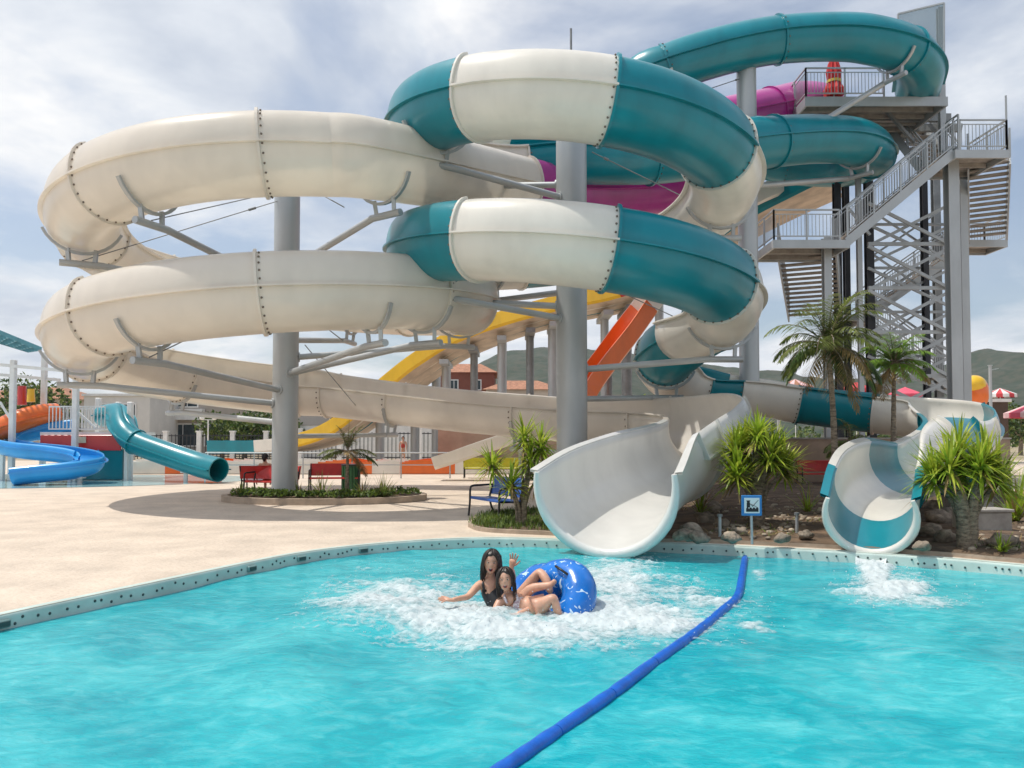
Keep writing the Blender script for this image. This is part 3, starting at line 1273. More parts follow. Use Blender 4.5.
for i, (px, py, s_) in enumerate(rocks):
    p = onz(px, py, .12)
    mb = MB()
    mb.ball(p + V((0, 0, s_ * .35)), s_, 12, 8, 0, (1.2, .9, .7), jit=.6, seed=i)
    tag(mb.build('rock', ROCKM, loc=p), rl[i], 'rock', 'rocks in the planter')
# plants of the right bed
p = onz(757, 524, .15)
yucca('big bright yucca with branching trunk behind the pictogram sign', p, [(-.34, .1, 1.28), (.0, -.1, 1.52), (.36, .12, 1.25), (-.1, .35, 1.40), (-.40, -.15, .88), (.16, -.25, 1.2), (.5, 0, 1.0)], [.08, .10, .07, .06, .04, .05, .04], .55, 165, 3, w=.05)
p = onz(967, 545, .12)
yucca('dense yucca with thick trunk at the right, beside the concrete block', p, [(-.28, -.1, 1.12), (.30, 0, 1.22), (.05, .25, 1.32), (.55, .1, .95), (-.40, .1, .98), (.1, -.2, 1.1)], [.10, .09, .07, .05, .05, .05], .57, 165, 4, w=.045)
p = onz(522, 526, .05)
yucca('thin stemmed yucca with several heads beside the blue bench', p, [(-.55, .1, 1.12), (.15, 0, 1.25), (.28, .2, .9), (-.2, -.1, .75), (.05, .1, 1.6), (.35, -.05, 1.5)], [.03, .035, .03, .03, .03, .03], .52, 110, 6, w=.042)
p = onz(835, 514, .2)
t = at(828, 348, p.y)
palm('taller ragged feather palm in front of the stair tower', p, t, .06, 1.3, 38, 14, lean=(.05, 0), dry=.3, droop=1.9)
p = onz(893, 503, .2)
t = at(894, 366, p.y)
palm('shorter greener feather palm right of the ragged palm', p, t, .06, .88, 34, 17, m=mat('palm_leaf_green', (.25, .43, .05), .5, .25, 4, trans=.4), dry=.12, droop=1.6)
p = onz(852, 500, .2)
palm('low drooping palm half hidden behind the small slide mouth', p, p + V((0, 0, 1.35)), .06, .8, 18, 19, dry=.6, droop=1.6)
p = onz(700, 512, .15)
spiky('pale spiky plant under the big yucca at its left', p, .8, 36, 41, m=LEAF_Y, group='spiky plants of the rocky bed')
p = onz(808, 512, .15)
spiky('pale spiky plant left of the small slide mouth', p, .7, 36, 42, m=LEAF_Y, group='spiky plants of the rocky bed')
p = onz(1016, 520, .15)
spiky('leafy spiky plant at the right edge behind concrete block', p, 1.15, 60, 43, m=LEAF_Y, group='spiky plants of the rocky bed', w=.05)
p = onz(1003, 550, .12)
spiky('small spiky plant at kerb right of the far right yucca', p, .3, 30, 44, m=LEAF_Y, group='spiky plants of the rocky bed')
for i, (px, py, wd, hh) in enumerate([(982, 531, .78, .34), (966, 512, .95, .55)]):
    p = onz(px, py, .1)
    mb = MB()
    mb.box(p + V((0, 0, hh / 2)), (wd, .45, hh), .08, bev=.02)
    mb.box(p + V((0, 0, hh + .02)), (wd + .05, .5, .05), .08, bev=.01)
    tag(mb.build('concrete_block', CONC, loc=p), ['low grey concrete block in front, right of the far right yucca trunk', 'taller grey concrete block behind the far right yucca'][i], 'concrete block', 'concrete blocks behind the yucca')
for i, (px, py) in enumerate([(720, 535), (797, 533)]):
    p = onz(px, py, .1)
    mb = MB()
    mb.tube([p - V((0, 0, .05)), p + V((0, 0, .30))], .028, 10)
    mb.tube([p + V((0, 0, .30)), p + V((0, 0, .34))], .045, 10, 1)
    tag(mb.build('stake_light', [STEEL, STEEL_D], loc=p), ['grey stake light in the soil left of the pictogram sign', 'grey stake light in the soil right of the pictogram sign'][i], 'stake light', 'stake lights in the bed')

# pictogram sign
p = onz(752, 541, .1)
root = thing('pictogram_sign', 'small blue framed safety sign with black pictogram in front of the yucca', 'sign', p)
zc = at(752, 505.5, p.y).z
mb = MB()
mb.tube([p - V((0, 0, .05)), V((p.x, p.y + .02, zc - .1))], .02, 10)
mb.build('post', STEEL, root)
mb = MB()
mb.box((p.x, p.y, zc), (.315, .02, .315), bev=.008)
mb.build('panel', mat('sign_blue', (.03, .22, .55), .4), root)
mb = MB()
mb.box((p.x, p.y - .012, zc), (.235, .006, .235))
mb.build('pictogram_field', mat('sign_white', (.78, .80, .80), .4, .03), root)
mb = MB()
y = p.y - .0175
mb.ball((p.x - .055, y, zc + .055), .024, 10, 7, 0, (1, .1, 1))
mb.box((p.x - .055, y, zc + .074), (.06, .004, .01))
mb.box((p.x - .055, y, zc + .006), (.05, .004, .07))
mb.bar((p.x - .035, y, zc + .03), (p.x + .01, y, zc - .005), .004, .018, up=V((0, 1, 0)))
mb.bar((p.x - .0, y, zc - .02), (p.x + .10, y, zc + .085), .004, .012, up=V((0, 1, 0)))
mb.bar((p.x - .01, y, zc + .02), (p.x + .09, y, zc - .03), .004, .014, up=V((0, 1, 0)))
mb.prism([], 0, 0) if False else None
mb.box((p.x + .005, y, zc - .072), (.19, .004, .045))
for q in range(4):
    mb.ball((p.x - .07 + q * .05, y, zc - .048), .02, 8, 6, 0, (1, .1, 1))
mb.build('pictogram', mat('sign_black', (.012, .012, .014), .5), root)

# ------------------------------------------------------------------ benches, bin
def bench(label, loc, rz, m, L=1.75, group='park benches with solid coloured panels'):
    root = thing('park_bench', label, 'bench', (0, 0, 0), group)
    hw = L / 2
    mb = MB()
    # seat sheet, lightly dished : x = along, y = depth (front = -y)
    vs, n = [], 9
    prof = [(-.27, .395), (-.255, .425), (-.15, .418), (0, .405), (.13, .40), (.2, .41)]
    for x in (-hw, hw):
        for (y_, z_) in prof:
            vs.append((x, y_, z_))
        for (y_, z_) in prof[::-1]:
            vs.append((x, y_, z_ - .025))
    w_ = len(prof) * 2
    mb.add(vs, [(i, (i + 1) % w_, w_ + (i + 1) % w_, w_ + i) for i in range(w_)] + [tuple(range(w_))[::-1], tuple(range(w_, 2 * w_))])
    mb.build('seat', m, root)
    mb = MB()
    vs = []
    prof = [(.235, .46), (.262, .58), (.30, .72), (.335, .83), (.36, .845)]
    for x in (-hw, hw):
        for (y_, z_) in prof:
            vs.append((x, y_, z_))
        for (y_, z_) in prof[::-1]:
            vs.append((x, y_ + .025, z_ - .006))
    w_ = len(prof) * 2
    mb.add(vs, [(i, (i + 1) % w_, w_ + (i + 1) % w_, w_ + i) for i in range(w_)] + [tuple(range(w_))[::-1], tuple(range(w_, 2 * w_))])
    mb.build('backrest', m, root)
    for x in (-hw + .03, hw - .03):
        mb = MB()
        mb.tube([V(p) for p in catmull([(x, -.30, 0), (x, -.27, .3), (x, -.26, .58), (x, -.2, .645), (x, .0, .655), (x, .28, .66)], 5)], .024, 8)
        mb.tube([V(p) for p in catmull([(x, .33, 0), (x, .24, .22), (x, .21, .40), (x, .26, .58), (x, .36, .84)], 5)], .024, 8)
        mb.tube([(x, -.265, .385), (x, .215, .375)], .022, 8)
        mb.build('side_frame', BLACKM, root)
    mb = MB()
    mb.tube([(-hw + .03, .05, .37), (hw - .03, .05, .37)], .018, 8)
    mb.build('stretcher', BLACKM, root)
    root.location = loc
    root.rotation_euler = (0, 0, rz)
    return root


BEN_B = mat('bench_blue', (.01, .085, .36), .4, .08, 5, coat=.2)
BEN_R = mat('bench_red', (.55, .025, .02), .4, .08, 5, coat=.2)
BEN_Y = mat('bench_yellow', (.62, .60, .03), .4, .08, 5, coat=.2)
p = onz(484, 521, 0)
bench('blue park bench with black frame left of the thin stemmed yucca', (p.x + .22, p.y + .62, 0), R(-62), BEN_B, 1.45)
p = onz(252, 496, 0)
bench('red bench at left of the left column, person seated just behind', (p.x + .45, p.y + .35, 0), R(-18), BEN_R, 1.55)
p = onz(325, 493, 0)
bench('red bench in the shade right of the left column', (p.x, p.y + 1.3, 0), R(8), BEN_R, 1.6)
p = onz(495, 478, 0)
bench('yellow bench far across the deck behind the blue bench', (p.x, p.y, 0), R(180), BEN_Y, 2.6)
p = onz(806, 483, 0)
bench('red bench against the tan wall left of the small slide mouth', (p.x - .3, p.y - 2.2, .05), R(0), BEN_R, 1.5)
p = onz(345, 492, 0)
root = thing('litter_bin', 'dark green slatted litter bin right of the left column', 'litter bin', (p.x, p.y + .9, 0))
mb = MB()
b0 = V((p.x, p.y + .9, 0))
mb.tube([b0 + V((0, 0, .04)), b0 + V((0, 0, .78))], .27, 18)
for q in range(18):
    a = q / 18 * 6.283
    mb.box(b0 + V((math.cos(a) * .285, math.sin(a) * .285, .41)), (.03, .06, .72), a)
mb.build('body', mat('bin_green', (.02, .11, .035), .5), root)
mb = MB()
mb.tube([b0 + V((0, 0, .78)), b0 + V((0, 0, .83))], .31, 18)
mb.build('rim', BLACKM, root)

# ------------------------------------------------------------------ stair tower
TD = 29.6
tw = thing('stair_tower', 'tall grey steel stair tower with railings and flights at the right', 'stair tower', (at(960, 437, TD).x, TD, 0))
TREAD = mat('stair_tread', (.33, .29, .25), .7, .15, 3)
GRATE = mat('platform_deck', (.36, .32, .28), .7, .15, 3)


def P2(px, py, D=TD):
    return at(px, py, D)


def part(name, m, fn):
    mb = MB()
    fn(mb)
    return mb.build(name, m, tw)


def vcol(px, ytop, D, wd, dp, m=STEEL, ybot=None):
    x = P2(px, 437, D).x
    zt = P2(px, ytop, D).z
    zb = 0 if ybot is None else P2(px, ybot, D).z
    # H section
    def f(mb):
        mb.box((x, D - dp / 2 + .02, (zt + zb) / 2), (wd, .04, zt - zb))
        mb.box((x, D + dp / 2 - .02, (zt + zb) / 2), (wd, .04, zt - zb))
        mb.box((x, D, (zt + zb) / 2), (.05, dp - .08, zt - zb))
        if zb == 0:
            mb.box((x, D, .02), (wd * 1.5, dp * 1.5, .04))
    return part('column', m, f)


vcol(956, 148, TD, .40, .4)
vcol(966, 152, 31.4, .30, .4, STEEL)
vcol(829, 238, TD, .28, .3)
vcol(948, 8, 30.6, .22, .2, STEEL, 152)
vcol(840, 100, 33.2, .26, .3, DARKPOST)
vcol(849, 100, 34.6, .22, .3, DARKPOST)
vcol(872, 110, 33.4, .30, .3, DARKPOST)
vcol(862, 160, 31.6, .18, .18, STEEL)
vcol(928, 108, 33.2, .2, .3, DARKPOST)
vcol(940, 108, 36.0, .3, .3, STEEL_D)
# lattice braces between the columns
def brace(a, b, r=.055, m=STEEL):
    part('brace', m, lambda mb: mb.bar(a, b, r, r * 1.4))


xs_l, xs_r = 868, 953
for k, (y0, y1) in enumerate([(203, 246), (246, 290), (290, 334), (334, 378), (378, 420)]):
    for D in (31.4,):
        brace(P2(xs_l, y0, D), P2(xs_r, y1, D + .15), .085)
        brace(P2(xs_r, y0, D + .3), P2(xs_l, y1, D + .45), .085)
    brace(P2(xs_l, y1 - 2, 31.7), P2(xs_r, y1 - 2, 31.7), .1)
    brace(P2(xs_l, (y0 + y1) / 2, 33.0), P2(xs_r, y1 + 18, 33.1), .08)
    brace(P2(xs_r, (y0 + y1) / 2, 33.2), P2(xs_l, y1 + 18, 33.3), .08)
    brace(P2(xs_l, (y0 + y1) / 2, 33.6), P2(xs_r, (y0 + y1) / 2, 33.6), .08)
    brace(P2(872, y0 + 8, 33.6), P2(940, y1 + 10, 33.6), .06)
    brace(P2(940, y0 + 8, 33.9), P2(872, y1 + 10, 33.9), .06)
for (a, b) in (((846, 205), (870, 235)), ((870, 290), (838, 310)), ((846, 330), (874, 345))):
    brace(P2(*a, 31.5), P2(*b, 31.5), .07)


def platform(px0, px1, py, D0, D1, th=.28, m=GRATE):
    """slab from pixel span at depth D0 (front) to D1, top at py on the front edge"""
    a, b = P2(px0, py, D0), P2(px1, py, D0)
    z = a.z

    def f(mb):
        mb.box(((a.x + b.x) / 2, (D0 + D1) / 2, z - .04), (b.x - a.x, D1 - D0, .08))
        n = max(2, int((D1 - D0) / .6))
        for i in range(n):
            mb.box(((a.x + b.x) / 2, D0 + .15 + (D1 - D0 - .3) * i / (n - 1), z - .16), (b.x - a.x - .14, .09, .15))
    part('platform', m, f)

    def g(mb):
        for (c, s_) in ((((a.x + b.x) / 2, D0, z - th / 2), (b.x - a.x + .1, .08, th)), (((a.x + b.x) / 2, D1, z - th / 2), (b.x - a.x + .1, .08, th)),
                        ((a.x, (D0 + D1) / 2, z - th / 2), (.08, D1 - D0 - .09, th)), ((b.x, (D0 + D1) / 2, z - th / 2), (.08, D1 - D0 - .09, th))):
            mb.box(c, s_)
    part('edge_beam', STEEL, g)
    return a.x, b.x, z


def railing(p, q, h=1.1, gap=.13, post=1.4):
    p, q = V(p), V(q)

    def f(mb):
        L = (q - p).length
        up = V((0, 0, 1))
        mb.bar(p + up * h, q + up * h, .055, .055)
        mb.bar(p + up * (h - .16), q + up * (h - .16), .03, .03)
        mb.bar(p + up * .14, q + up * .14, .04, .04)
        n = max(1, round(L / post))
        for i in range(n + 1):
            c = p.lerp(q, i / n)
            mb.box(c + up * h / 2, (.055, .055, h))
        n = max(1, round(L / gap))
        for i in range(n):
            c = p.lerp(q, (i + .5) / n)
            mb.box(c + up * (h * .5 - .01), (.018, .018, h - .3))
    part('railing', STEEL, f)


def flight(p, q, wvec, n, rail=(1, 1)):
    """stairs from p (low) to q (high); wvec = width vector"""
    p, q, wv = V(p), V(q), V(wvec)
    d = q - p
    hor = V((d.x, d.y, 0)).normalized()

    def f(mb):
        for i in range(n):
            c = p + d * ((i + .5) / n) + wv * .5
            ang = math.atan2(hor.y, hor.x)
            mb.box(V((c.x, c.y, p.z + d.z * (i + 1) / n - .03)), (V((d.x, d.y, 0)).length / n + .05, wv.length - .08, .06), ang)
    part('stair_treads', TREAD, f)
    for s_ in (0, 1):
        part('stringer', STEEL, lambda mb: mb.bar(p + wv * s_ + V((0, 0, -.05)), q + wv * s_ + V((0, 0, -.05)), .06, .32))
        if rail[s_]:
            railing(p + wv * s_ + V((0, 0, .1)), q + wv * s_ + V((0, 0, .1)))


# top deck
x0, x1, z = platform(806, 946, 97, TD, 33.2, .35)
railing((x0, TD, z), (P2(884, 97).x, TD, z))
railing((x0, TD, z), (x0, 33.2, z))
railing((x0, 33.2, z), (x1, 33.2, z))
railing((x1, 31.4, z), (x1, 33.2, z))
for px in (822, 880):
    brace(P2(px, 104, 30.4), P2(px + 34, 142, 31.5), .1, STEEL_D)
part('beam', STEEL_D, lambda mb: mb.bar(P2(815, 118, 31.5), P2(950, 118, 31.5), .2, .3))
part('beam', STEEL_D, lambda mb: mb.bar(P2(870, 128, 33.2), P2(962, 128, 31.3), .2, .3))
# start tub of the teal slide
# wind screen
def scr(mb):
    a, b = P2(898, 14, 30.8), P2(944, 3, 30.3)
    c, d = P2(944, 52, 30.3), P2(898, 62, 30.8)
    for (p, q) in ((a, b), (b, c), (c, d), (d, a)):
        mb.bar(p, q, .06, .06)


part('screen_frame', STEEL, scr)
pg = MB()
qv = [P2(898, 14, 30.8), P2(944, 3, 30.3), P2(944, 52, 30.3), P2(898, 62, 30.8)]
off = V((.3, -.9, 0)).normalized() * .012
pg.add([p - off for p in qv] + [p + off for p in qv], [(0, 1, 2, 3), (7, 6, 5, 4), (0, 4, 5, 1), (1, 5, 6, 2), (2, 6, 7, 3), (3, 7, 4, 0)])
gm = bpy.data.materials.new('screen_glass')
gm.use_nodes = True
gnt = gm.node_tree
tr = gnt.nodes.new('ShaderNodeBsdfTransparent')
tr.inputs[0].default_value = (.72, .78, .80, 1)
ms = gnt.nodes.new('ShaderNodeMixShader')
ms.inputs[0].default_value = .72
gnt.nodes['Principled BSDF'].inputs['Base Color'].default_value = (.45, .5, .52, 1)
gnt.nodes['Principled BSDF'].inputs['Roughness'].default_value = .15
gnt.links.new(gnt.nodes['Principled BSDF'].outputs[0], ms.inputs[1])
gnt.links.new(tr.outputs[0], ms.inputs[2])
gnt.links.new(ms.outputs[0], gnt.nodes['Material Output'].inputs[0])
pg.build('screen_pane', gm, tw)
# right platform
x0, x1, zr = platform(956, 1007, 150, 28.6, 31.0, .3)
railing((x0 + .15, 28.6, zr), (x1, 28.6, zr))
railing((x1, 28.6, zr), (x1, 31.0, zr))
railing((x0 + .1, 28.6, zr), (x0 + .1, 29.4, zr), 1.3)
part('mast', STEEL, lambda mb: mb.box((x1, 28.6, zr + 1.0), (.05, .05, 2.0)))
# flight from right platform up to the top deck
flight((x0 + .2, 31.2, zr), (x0 - .2, 33.0, z), (1.4, 0, 0), 9, (1, 1))
# flight down from right platform, away from the viewer
lo = P2(969, 240, 33.4)
hi = P2(968, 153, 30.2)
flight(lo, (hi.x, hi.y, zr), V((.9, -.44, 0)) * 1.36, 14)
x2, x3, z2 = platform(967, 1006, 240, 33.4, 34.9, .3)
railing((x3, 33.4, z2), (x3, 34.9, z2))
railing((x2, 34.9, z2), (x3, 34.9, z2))
# long flight seen side-on: left landing up to right platform
xa, xb, zl = platform(774, 848, 240, 28.7, 31.0, .3)
railing((xa, 28.7, zl), (xb - .3, 28.7, zl))
railing((xa, 28.7, zl), (xa, 30.9, zl))
flight((xb, 28.75, zl), (x0, 28.75, zr), (0, 1.3, 0), 17)
# flight under the left landing, ascending towards the viewer
lo = P2(789, 318, 34.4)
hi = P2(778, 243, 30.9)
flight(lo, (hi.x, hi.y, zl), V((.95, -.3, 0)) * 2.1, 14)
# rear flight seen side-on
flight(P2(868, 315, 34.6), P2(958, 252, 34.6), (0, 1.2, 0), 14)
flight(P2(958, 392, 35.2), P2(868, 322, 35.2), (0, 1.2, 0), 14)
platform(845, 872, 315, 34.0, 36.0, .25)

# red closed parasol on the top deck
pz0 = V((P2(834, 97, 30.6).x, 30.6, z))
root = thing('closed_parasol', 'closed red parasol with yellow band on the top deck of the tower', 'parasol', pz0)
mb = MB()
mb.tube([pz0, pz0 + V((0, 0, 1.9))], .03, 8)
mb.build('pole', STEEL, root)
mb = MB()
vs, fs = [], []
pr = [(.45, .30), (.7, .33), (1.0, .20), (1.05, .20), (1.4, .24), (1.75, .17), (2.05, .04)]
for (zz, rr) in pr:
    for k in range(20):
        a = k / 20 * 6.283
        q = rr * (1 + (.22 if k % 2 else -.1))
        vs.append(pz0 + V((math.cos(a) * q, math.sin(a) * q, zz)))
for j in range(len(pr) - 1):
    for k in range(20):
        fs.append((j * 20 + k, j * 20 + (k + 1) % 20, (j + 1) * 20 + (k + 1) % 20, (j + 1) * 20 + k))
mb.add(vs, fs)
mb.build('canopy', mat('parasol_red', (.55, .02, .02), .7), root)
mb = MB()
mb.tube([pz0 + V((0, 0, .98)), pz0 + V((0, 0, 1.08))], .265, 16)
mb.build('tie_band', mat('band_yellow', (.7, .5, .05), .6), root)

# ------------------------------------------------------------------ far multi-lane racing slide
def ulane(root, pts, wd, h, mats, name='lane', k=5, colors=None):
    """flat-bottomed U lane swept along pts; mats[0] inside/walls, mats[1] underside. colors: list of (index, mats) sections"""
    S = catmull([tuple(p) for p in pts], k)
    P = [V(s) for s in S]
    FR = frames(P)
    secs = colors or [(0, mats)]
    ends = [c[0] for c in secs[1:]] + [len(pts) - 1]
    hw = wd / 2
    pr = [(-hw - .06, h), (-hw, h), (-hw + .05, .12), (-hw + .2, .0), (hw - .2, .0), (hw - .05, .12), (hw, h), (hw + .06, h), (hw + .06, h - .06), (hw + .02, .05), (hw - .16, -.06), (-hw + .16, -.06), (-hw - .02, .05), (-hw - .06, h - .06)]
    n = len(pr)
    for (a, ms), b in zip(secs, ends):
        mb = MB()
        vs = []
        for i in range(a * k, b * k + 1):
            t, rt, u = FR[i]
            vs += [P[i] + rt * x + u * z for (x, z) in pr]
        m_ = b * k - a * k
        for i in range(m_):
            for j in range(n):
                j2 = (j + 1) % n
                o_ = len(mb.v)
                if i == 0 and j == 0:
                    base_i = mb.add(vs, [])
                mb.f.append((base_i + i * n + j, base_i + i * n + j2, base_i + (i + 1) * n + j2, base_i + (i + 1) * n + j))
                mb.m.append(1 if j == 10 else 0)
                mb.s.append(False)
        for q in (0, m_):
            mb.f.append(tuple(base_i + q * n + j for j in range(n)))
            mb.m.append(0)
            mb.s.append(False)
        mb.build(name, list(ms), root)
    return P, FR


ml = thing('racing_slide', 'long multi lane racing slide in yellow, white and teal rising behind the coils', 'water slide', (at(300, 455, 47).x, 47, 0))
near = [(215, 452, 50), (262, 452, 49), (300, 447, 48), (340, 432, 47), (392, 390, 46), (425, 365, 45.2), (455, 347, 44.5), (500, 329, 43), (560, 312, 41.5), (625, 298, 40), (680, 274, 38.6), (740, 228, 37.2), (800, 196, 36), (852, 172, 35)]
perp = V((.25, 1, 0)).normalized()
cols = [[(0, (TEAL, BEIGE_U)), (1, (WHITE2, BEIGE_U)), (2, (YELLOW, BEIGE_U)), (9, (REDP, BEIGE_U)), (10, (TEAL, BEIGE_U))], [(0, (WHITE2, BEIGE_U)), (1, (TEAL, BEIGE_U)), (2, (WHITE2, BEIGE_U))],
        [(0, (TEAL, BEIGE_U)), (1, (WHITE2, BEIGE_U)), (2, (TEAL, BEIGE_U))]]
for q in range(3):
    ulane(ml, [at(*p) + perp * 1.55 * q for p in near], 1.5, (.72 if q == 0 else .5), None, colors=cols[q])
for i, px in enumerate([446, 474, 502, 530, 553, 605, 627, 660]):
    D = np.interp(px, [p[0] for p in near], [p[2] for p in near]) + 1.6
    zt = at(px, np.interp(px, [p[0] for p in near], [p[1] for p in near]), D - 1.6).z - .1
    x = at(px, 437, D).x
    mb = MB()
    mb.tube([(x, D, 0), (x, D, zt - .55)], .22 if i % 2 else .27, 14)
    mb.box((x, D, zt - .42), (.5, 3.6, .25))
    mb.build('post', STEEL_D if i in (1, 3, 6) else STEEL, ml)
for px in (380, 415, 436):
    D = 49.5
    zt = at(px, np.interp(px, [p[0] for p in near], [p[1] for p in near]), 46).z - .1
    x = at(px, 437, D).x
    mb = MB()
    mb.tube([(x, D, 0), (x, D, zt - .4)], .28, 14)
    mb.build('post', STEEL, ml)

osl = thing('speed_slide', 'steep orange speed slide with white upper run behind the teal coil', 'water slide', (at(590, 470, 33).x, 33, 0))
ulane(osl, [at(575, 430, 32.6), at(590, 396, 33), at(622, 352, 33.6), at(650, 314, 34.2), at(688, 264, 34.8), at(738, 215, 35.6), at(790, 190, 36.4)], 1.25, .75, None,
      colors=[(0, (ORANGE, ORANGE)), (3, (WHITE2, WHITE2))])
x = at(610, 437, 34).x
mb = MB()
mb.tube([(x, 34.4, 0), (x, 34.4, at(610, 375, 34).z)], .16, 12)
mb.build('post', STEEL_D, osl)

# low orange and white run-out lanes across the deck
ro = thing('runout_lanes', 'low run out lanes in alternating orange and white at the back of the deck', 'slide run-out', (at(320, 470, 36).x, 36, 0))
xs_ = [120, 165, 222, 318, 372, 400, 455, 500, 560]
for a, b, m_ in zip(xs_, xs_[1:], [WHITE2, ORANGE, WHITE2, ORANGE, WHITE2, ORANGE, WHITE2, WHITE2]):
    p, q = at(a, 463, 36.5), at(b, 463, 36.5)
    mb = MB()
    n = 10
    top = [(p.x + (q.x - p.x) * i / n, 36.5, .60 + .05 * math.sin(i * .9 + a)) for i in range(n + 1)]
    for yy in (36.5, 38.0, 39.5):
        for i in range(n):
            (x0_, _, z0_), (x1_, _, z1_) = top[i], top[i + 1]
            mb.add([(x0_, yy, .03), (x1_, yy, .03), (x1_, yy, z1_), (x0_, yy, z0_), (x0_, yy + .1, .03), (x1_, yy + .1, .03), (x1_, yy + .1, z1_), (x0_, yy + .1, z0_)],
                   [(0, 1, 2, 3), (7, 6, 5, 4), (3, 2, 6, 7)], 0)
    mb.box(((p.x + q.x) / 2, 38.05, .08), (q.x - p.x - .02, 2.7, .1))
    mb.build('lane_panel', m_, ro)
wc = thing('white_chute', 'low white chute running up behind the thin stemmed yucca', 'water slide', (at(445, 470, 31).x, 31, 0))
ulane(wc, [at(436, 468, 31.5), at(455, 462, 31.5), at(490, 450, 31.6), at(530, 438, 31.8), at(570, 428, 32)], 1.1, .45, (WHITE2, WHITE2))
mb = MB()
x = at(520, 440, 31.8).x
mb.bar((x, 31.8, 0), (x, 31.8, at(520, 441, 31.8).z), .12, .12)
mb.build('post', STEEL, wc)
# handrail
hr = thing('handrail', 'thin steel handrail standing in front of the orange run out lanes', 'handrail', (at(330, 470, 33).x, 33, 0))
a, b = at(205, 478, 33), at(450, 478, 33)
mb = MB()
mb.tube([(a.x, 33, 1.05), (b.x, 33, 1.05)], .028, 8)
mb.tube([(a.x, 33, .55), (b.x, 33, .55)], .02, 8)
mb.build('rail', STEEL, hr)
for i in range(6):
    mb = MB()
    x = a.x + (b.x - a.x) * i / 5
    mb.tube([(x, 33, 0), (x, 33, 1.05)], .028, 8)
    mb.build('post', STEEL, hr)

# ------------------------------------------------------------------ children's splash structure on the left
def mini(name, label, pts, r, a, m, legs=()):
    root = thing(name, label, 'water slide', (pts[-1][0], pts[-1][1], 0), 'small slides of the splash structure')
    ctrl = [(p[0], p[1], p[2], r, a, a, m if i % 3 == 0 and i < len(pts) - 2 else None) for i, p in enumerate(pts)]
    P, FR, S = slide(root, ctrl, 6, NP=18, bolts=False)
    for i in legs:
        p = P[i]
        mb = MB()
        mb.bar((p.x, p.y, 0), (p.x, p.y, p.z - r - .02), .12, .12)
        mb.box((p.x, p.y, p.z - r - .03), (.3, .3, .06))
        mb.build('leg', WPAINT, root)
    return P


mini('tube_slide', 'closed teal tube slide bending down into the shallow splash pool',
     [at(104, 416, 33), at(119, 415, 32.2), at(124, 430, 31.2), at(136, 442, 30.8), at(170, 455, 30.4), at(200, 465, 29.9), at(219, 470, 29.4)], .41, 89, TEAL, (14, 27))
mini('tube_slide', 'closed orange tube slide at the left edge above the blue slide',
     [at(56, 414, 33.5), at(36, 416, 32.8), at(12, 424, 32.2), at(-12, 438, 32), at(-32, 450, 31.5)], .41, 89, ORANGE, (14,))
mini('open_slide', 'bright blue open slide snaking down into the splash pool at left',
     [at(76, 424, 33.6), at(46, 428, 33.2), at(12, 435, 32.4), at(-2, 441, 31.4), at(22, 447, 30.6), at(60, 451, 30.2), at(86, 456, 29.8), at(91, 462, 29.2), at(72, 467, 28.7), at(42, 470, 28.4), at(14, 473, 28.2)],
     .40, 28, BLUE, (20, 32, 46))
ps = thing('play_structure', 'white splash play structure with red panel, teal base and lattice roof', 'play structure', (at(80, 470, 32).x, 32, 0))


def ppart(name, m, fn):
    mb = MB()
    fn(mb)
    return mb.build(name, m, ps)


for (px, yt, D) in ((75, 372, 31.0), (12, 360, 31.2), (43, 352, 33.8), (98, 398, 33.8), (118, 402, 33.8), (130, 402, 31.6), (-8, 365, 34)):
    x = at(px, 437, D).x
    zt = at(px, yt, D).z
    ppart('post', WPAINT, lambda mb: mb.box((x, D, zt / 2), (.2, .2, zt), bev=.02))
zp = at(80, 432, 31).z
xa_, xb_ = at(40, 437, 31.4).x, at(128, 437, 31.4).x
ppart('platform', WPAINT, lambda mb: mb.box(((xa_ + xb_) / 2, 32.6, zp - .06), (xb_ - xa_, 2.4, .12)))
ppart('red_panel', REDP, lambda mb: mb.box(((xa_ + xb_) / 2 - .1, 31.36, zp - .42), (xb_ - xa_ - .3, .07, .6), bev=.01))
ppart('teal_base', TEAL, lambda mb: mb.box(((xa_ + xb_) / 2 + .55, 31.7, .62), (1.9, .5, 1.2), bev=.02))
ppart('notice', mat('notice_cream', (.7, .65, .5), .5), lambda mb: mb.box((at(82, 437, 31.3).x, 31.30, zp - .3), (.32, .03, .25)))


def rail_w(mb, x0_, x1_, y_, z_):
    mb.bar((x0_, y_, z_ + 1.0), (x1_, y_, z_ + 1.0), .06, .06)
    mb.bar((x0_, y_, z_ + .12), (x1_, y_, z_ + .12), .05, .05)
    n = int((x1_ - x0_) / .14)
    for i in range(n + 1):
        mb.box((x0_ + (x1_ - x0_) * i / n, y_, z_ + .55), (.03, .03, .9))


ppart('railing', WPAINT, lambda mb: rail_w(mb, at(48, 437, 31.4).x, at(73, 437, 31.4).x, 31.45, zp))
ppart('railing', WPAINT, lambda mb: rail_w(mb, at(78, 437, 31.4).x, at(104, 437, 31.4).x, 31.45, zp))
ppart('railing', WPAINT, lambda mb: rail_w(mb, at(45, 437, 33.8).x, at(112, 437, 33.8).x, 33.75, zp))
ppart('brace', WPAINT, lambda mb: mb.bar(at(78, 412, 31.3), at(96, 428, 31.3), .07, .07))
ppart('brace', WPAINT, lambda mb: mb.bar(at(0, 402, 31.2), at(14, 425, 31.2), .07, .07))
ppart('crossbar', WPAINT, lambda mb: mb.bar(at(-8, 364, 31.2), at(78, 372, 31.0), .12, .12))
ppart('crossbar', WPAINT, lambda mb: mb.bar(at(-8, 374, 33.9), at(60, 380, 33.8), .12, .12))
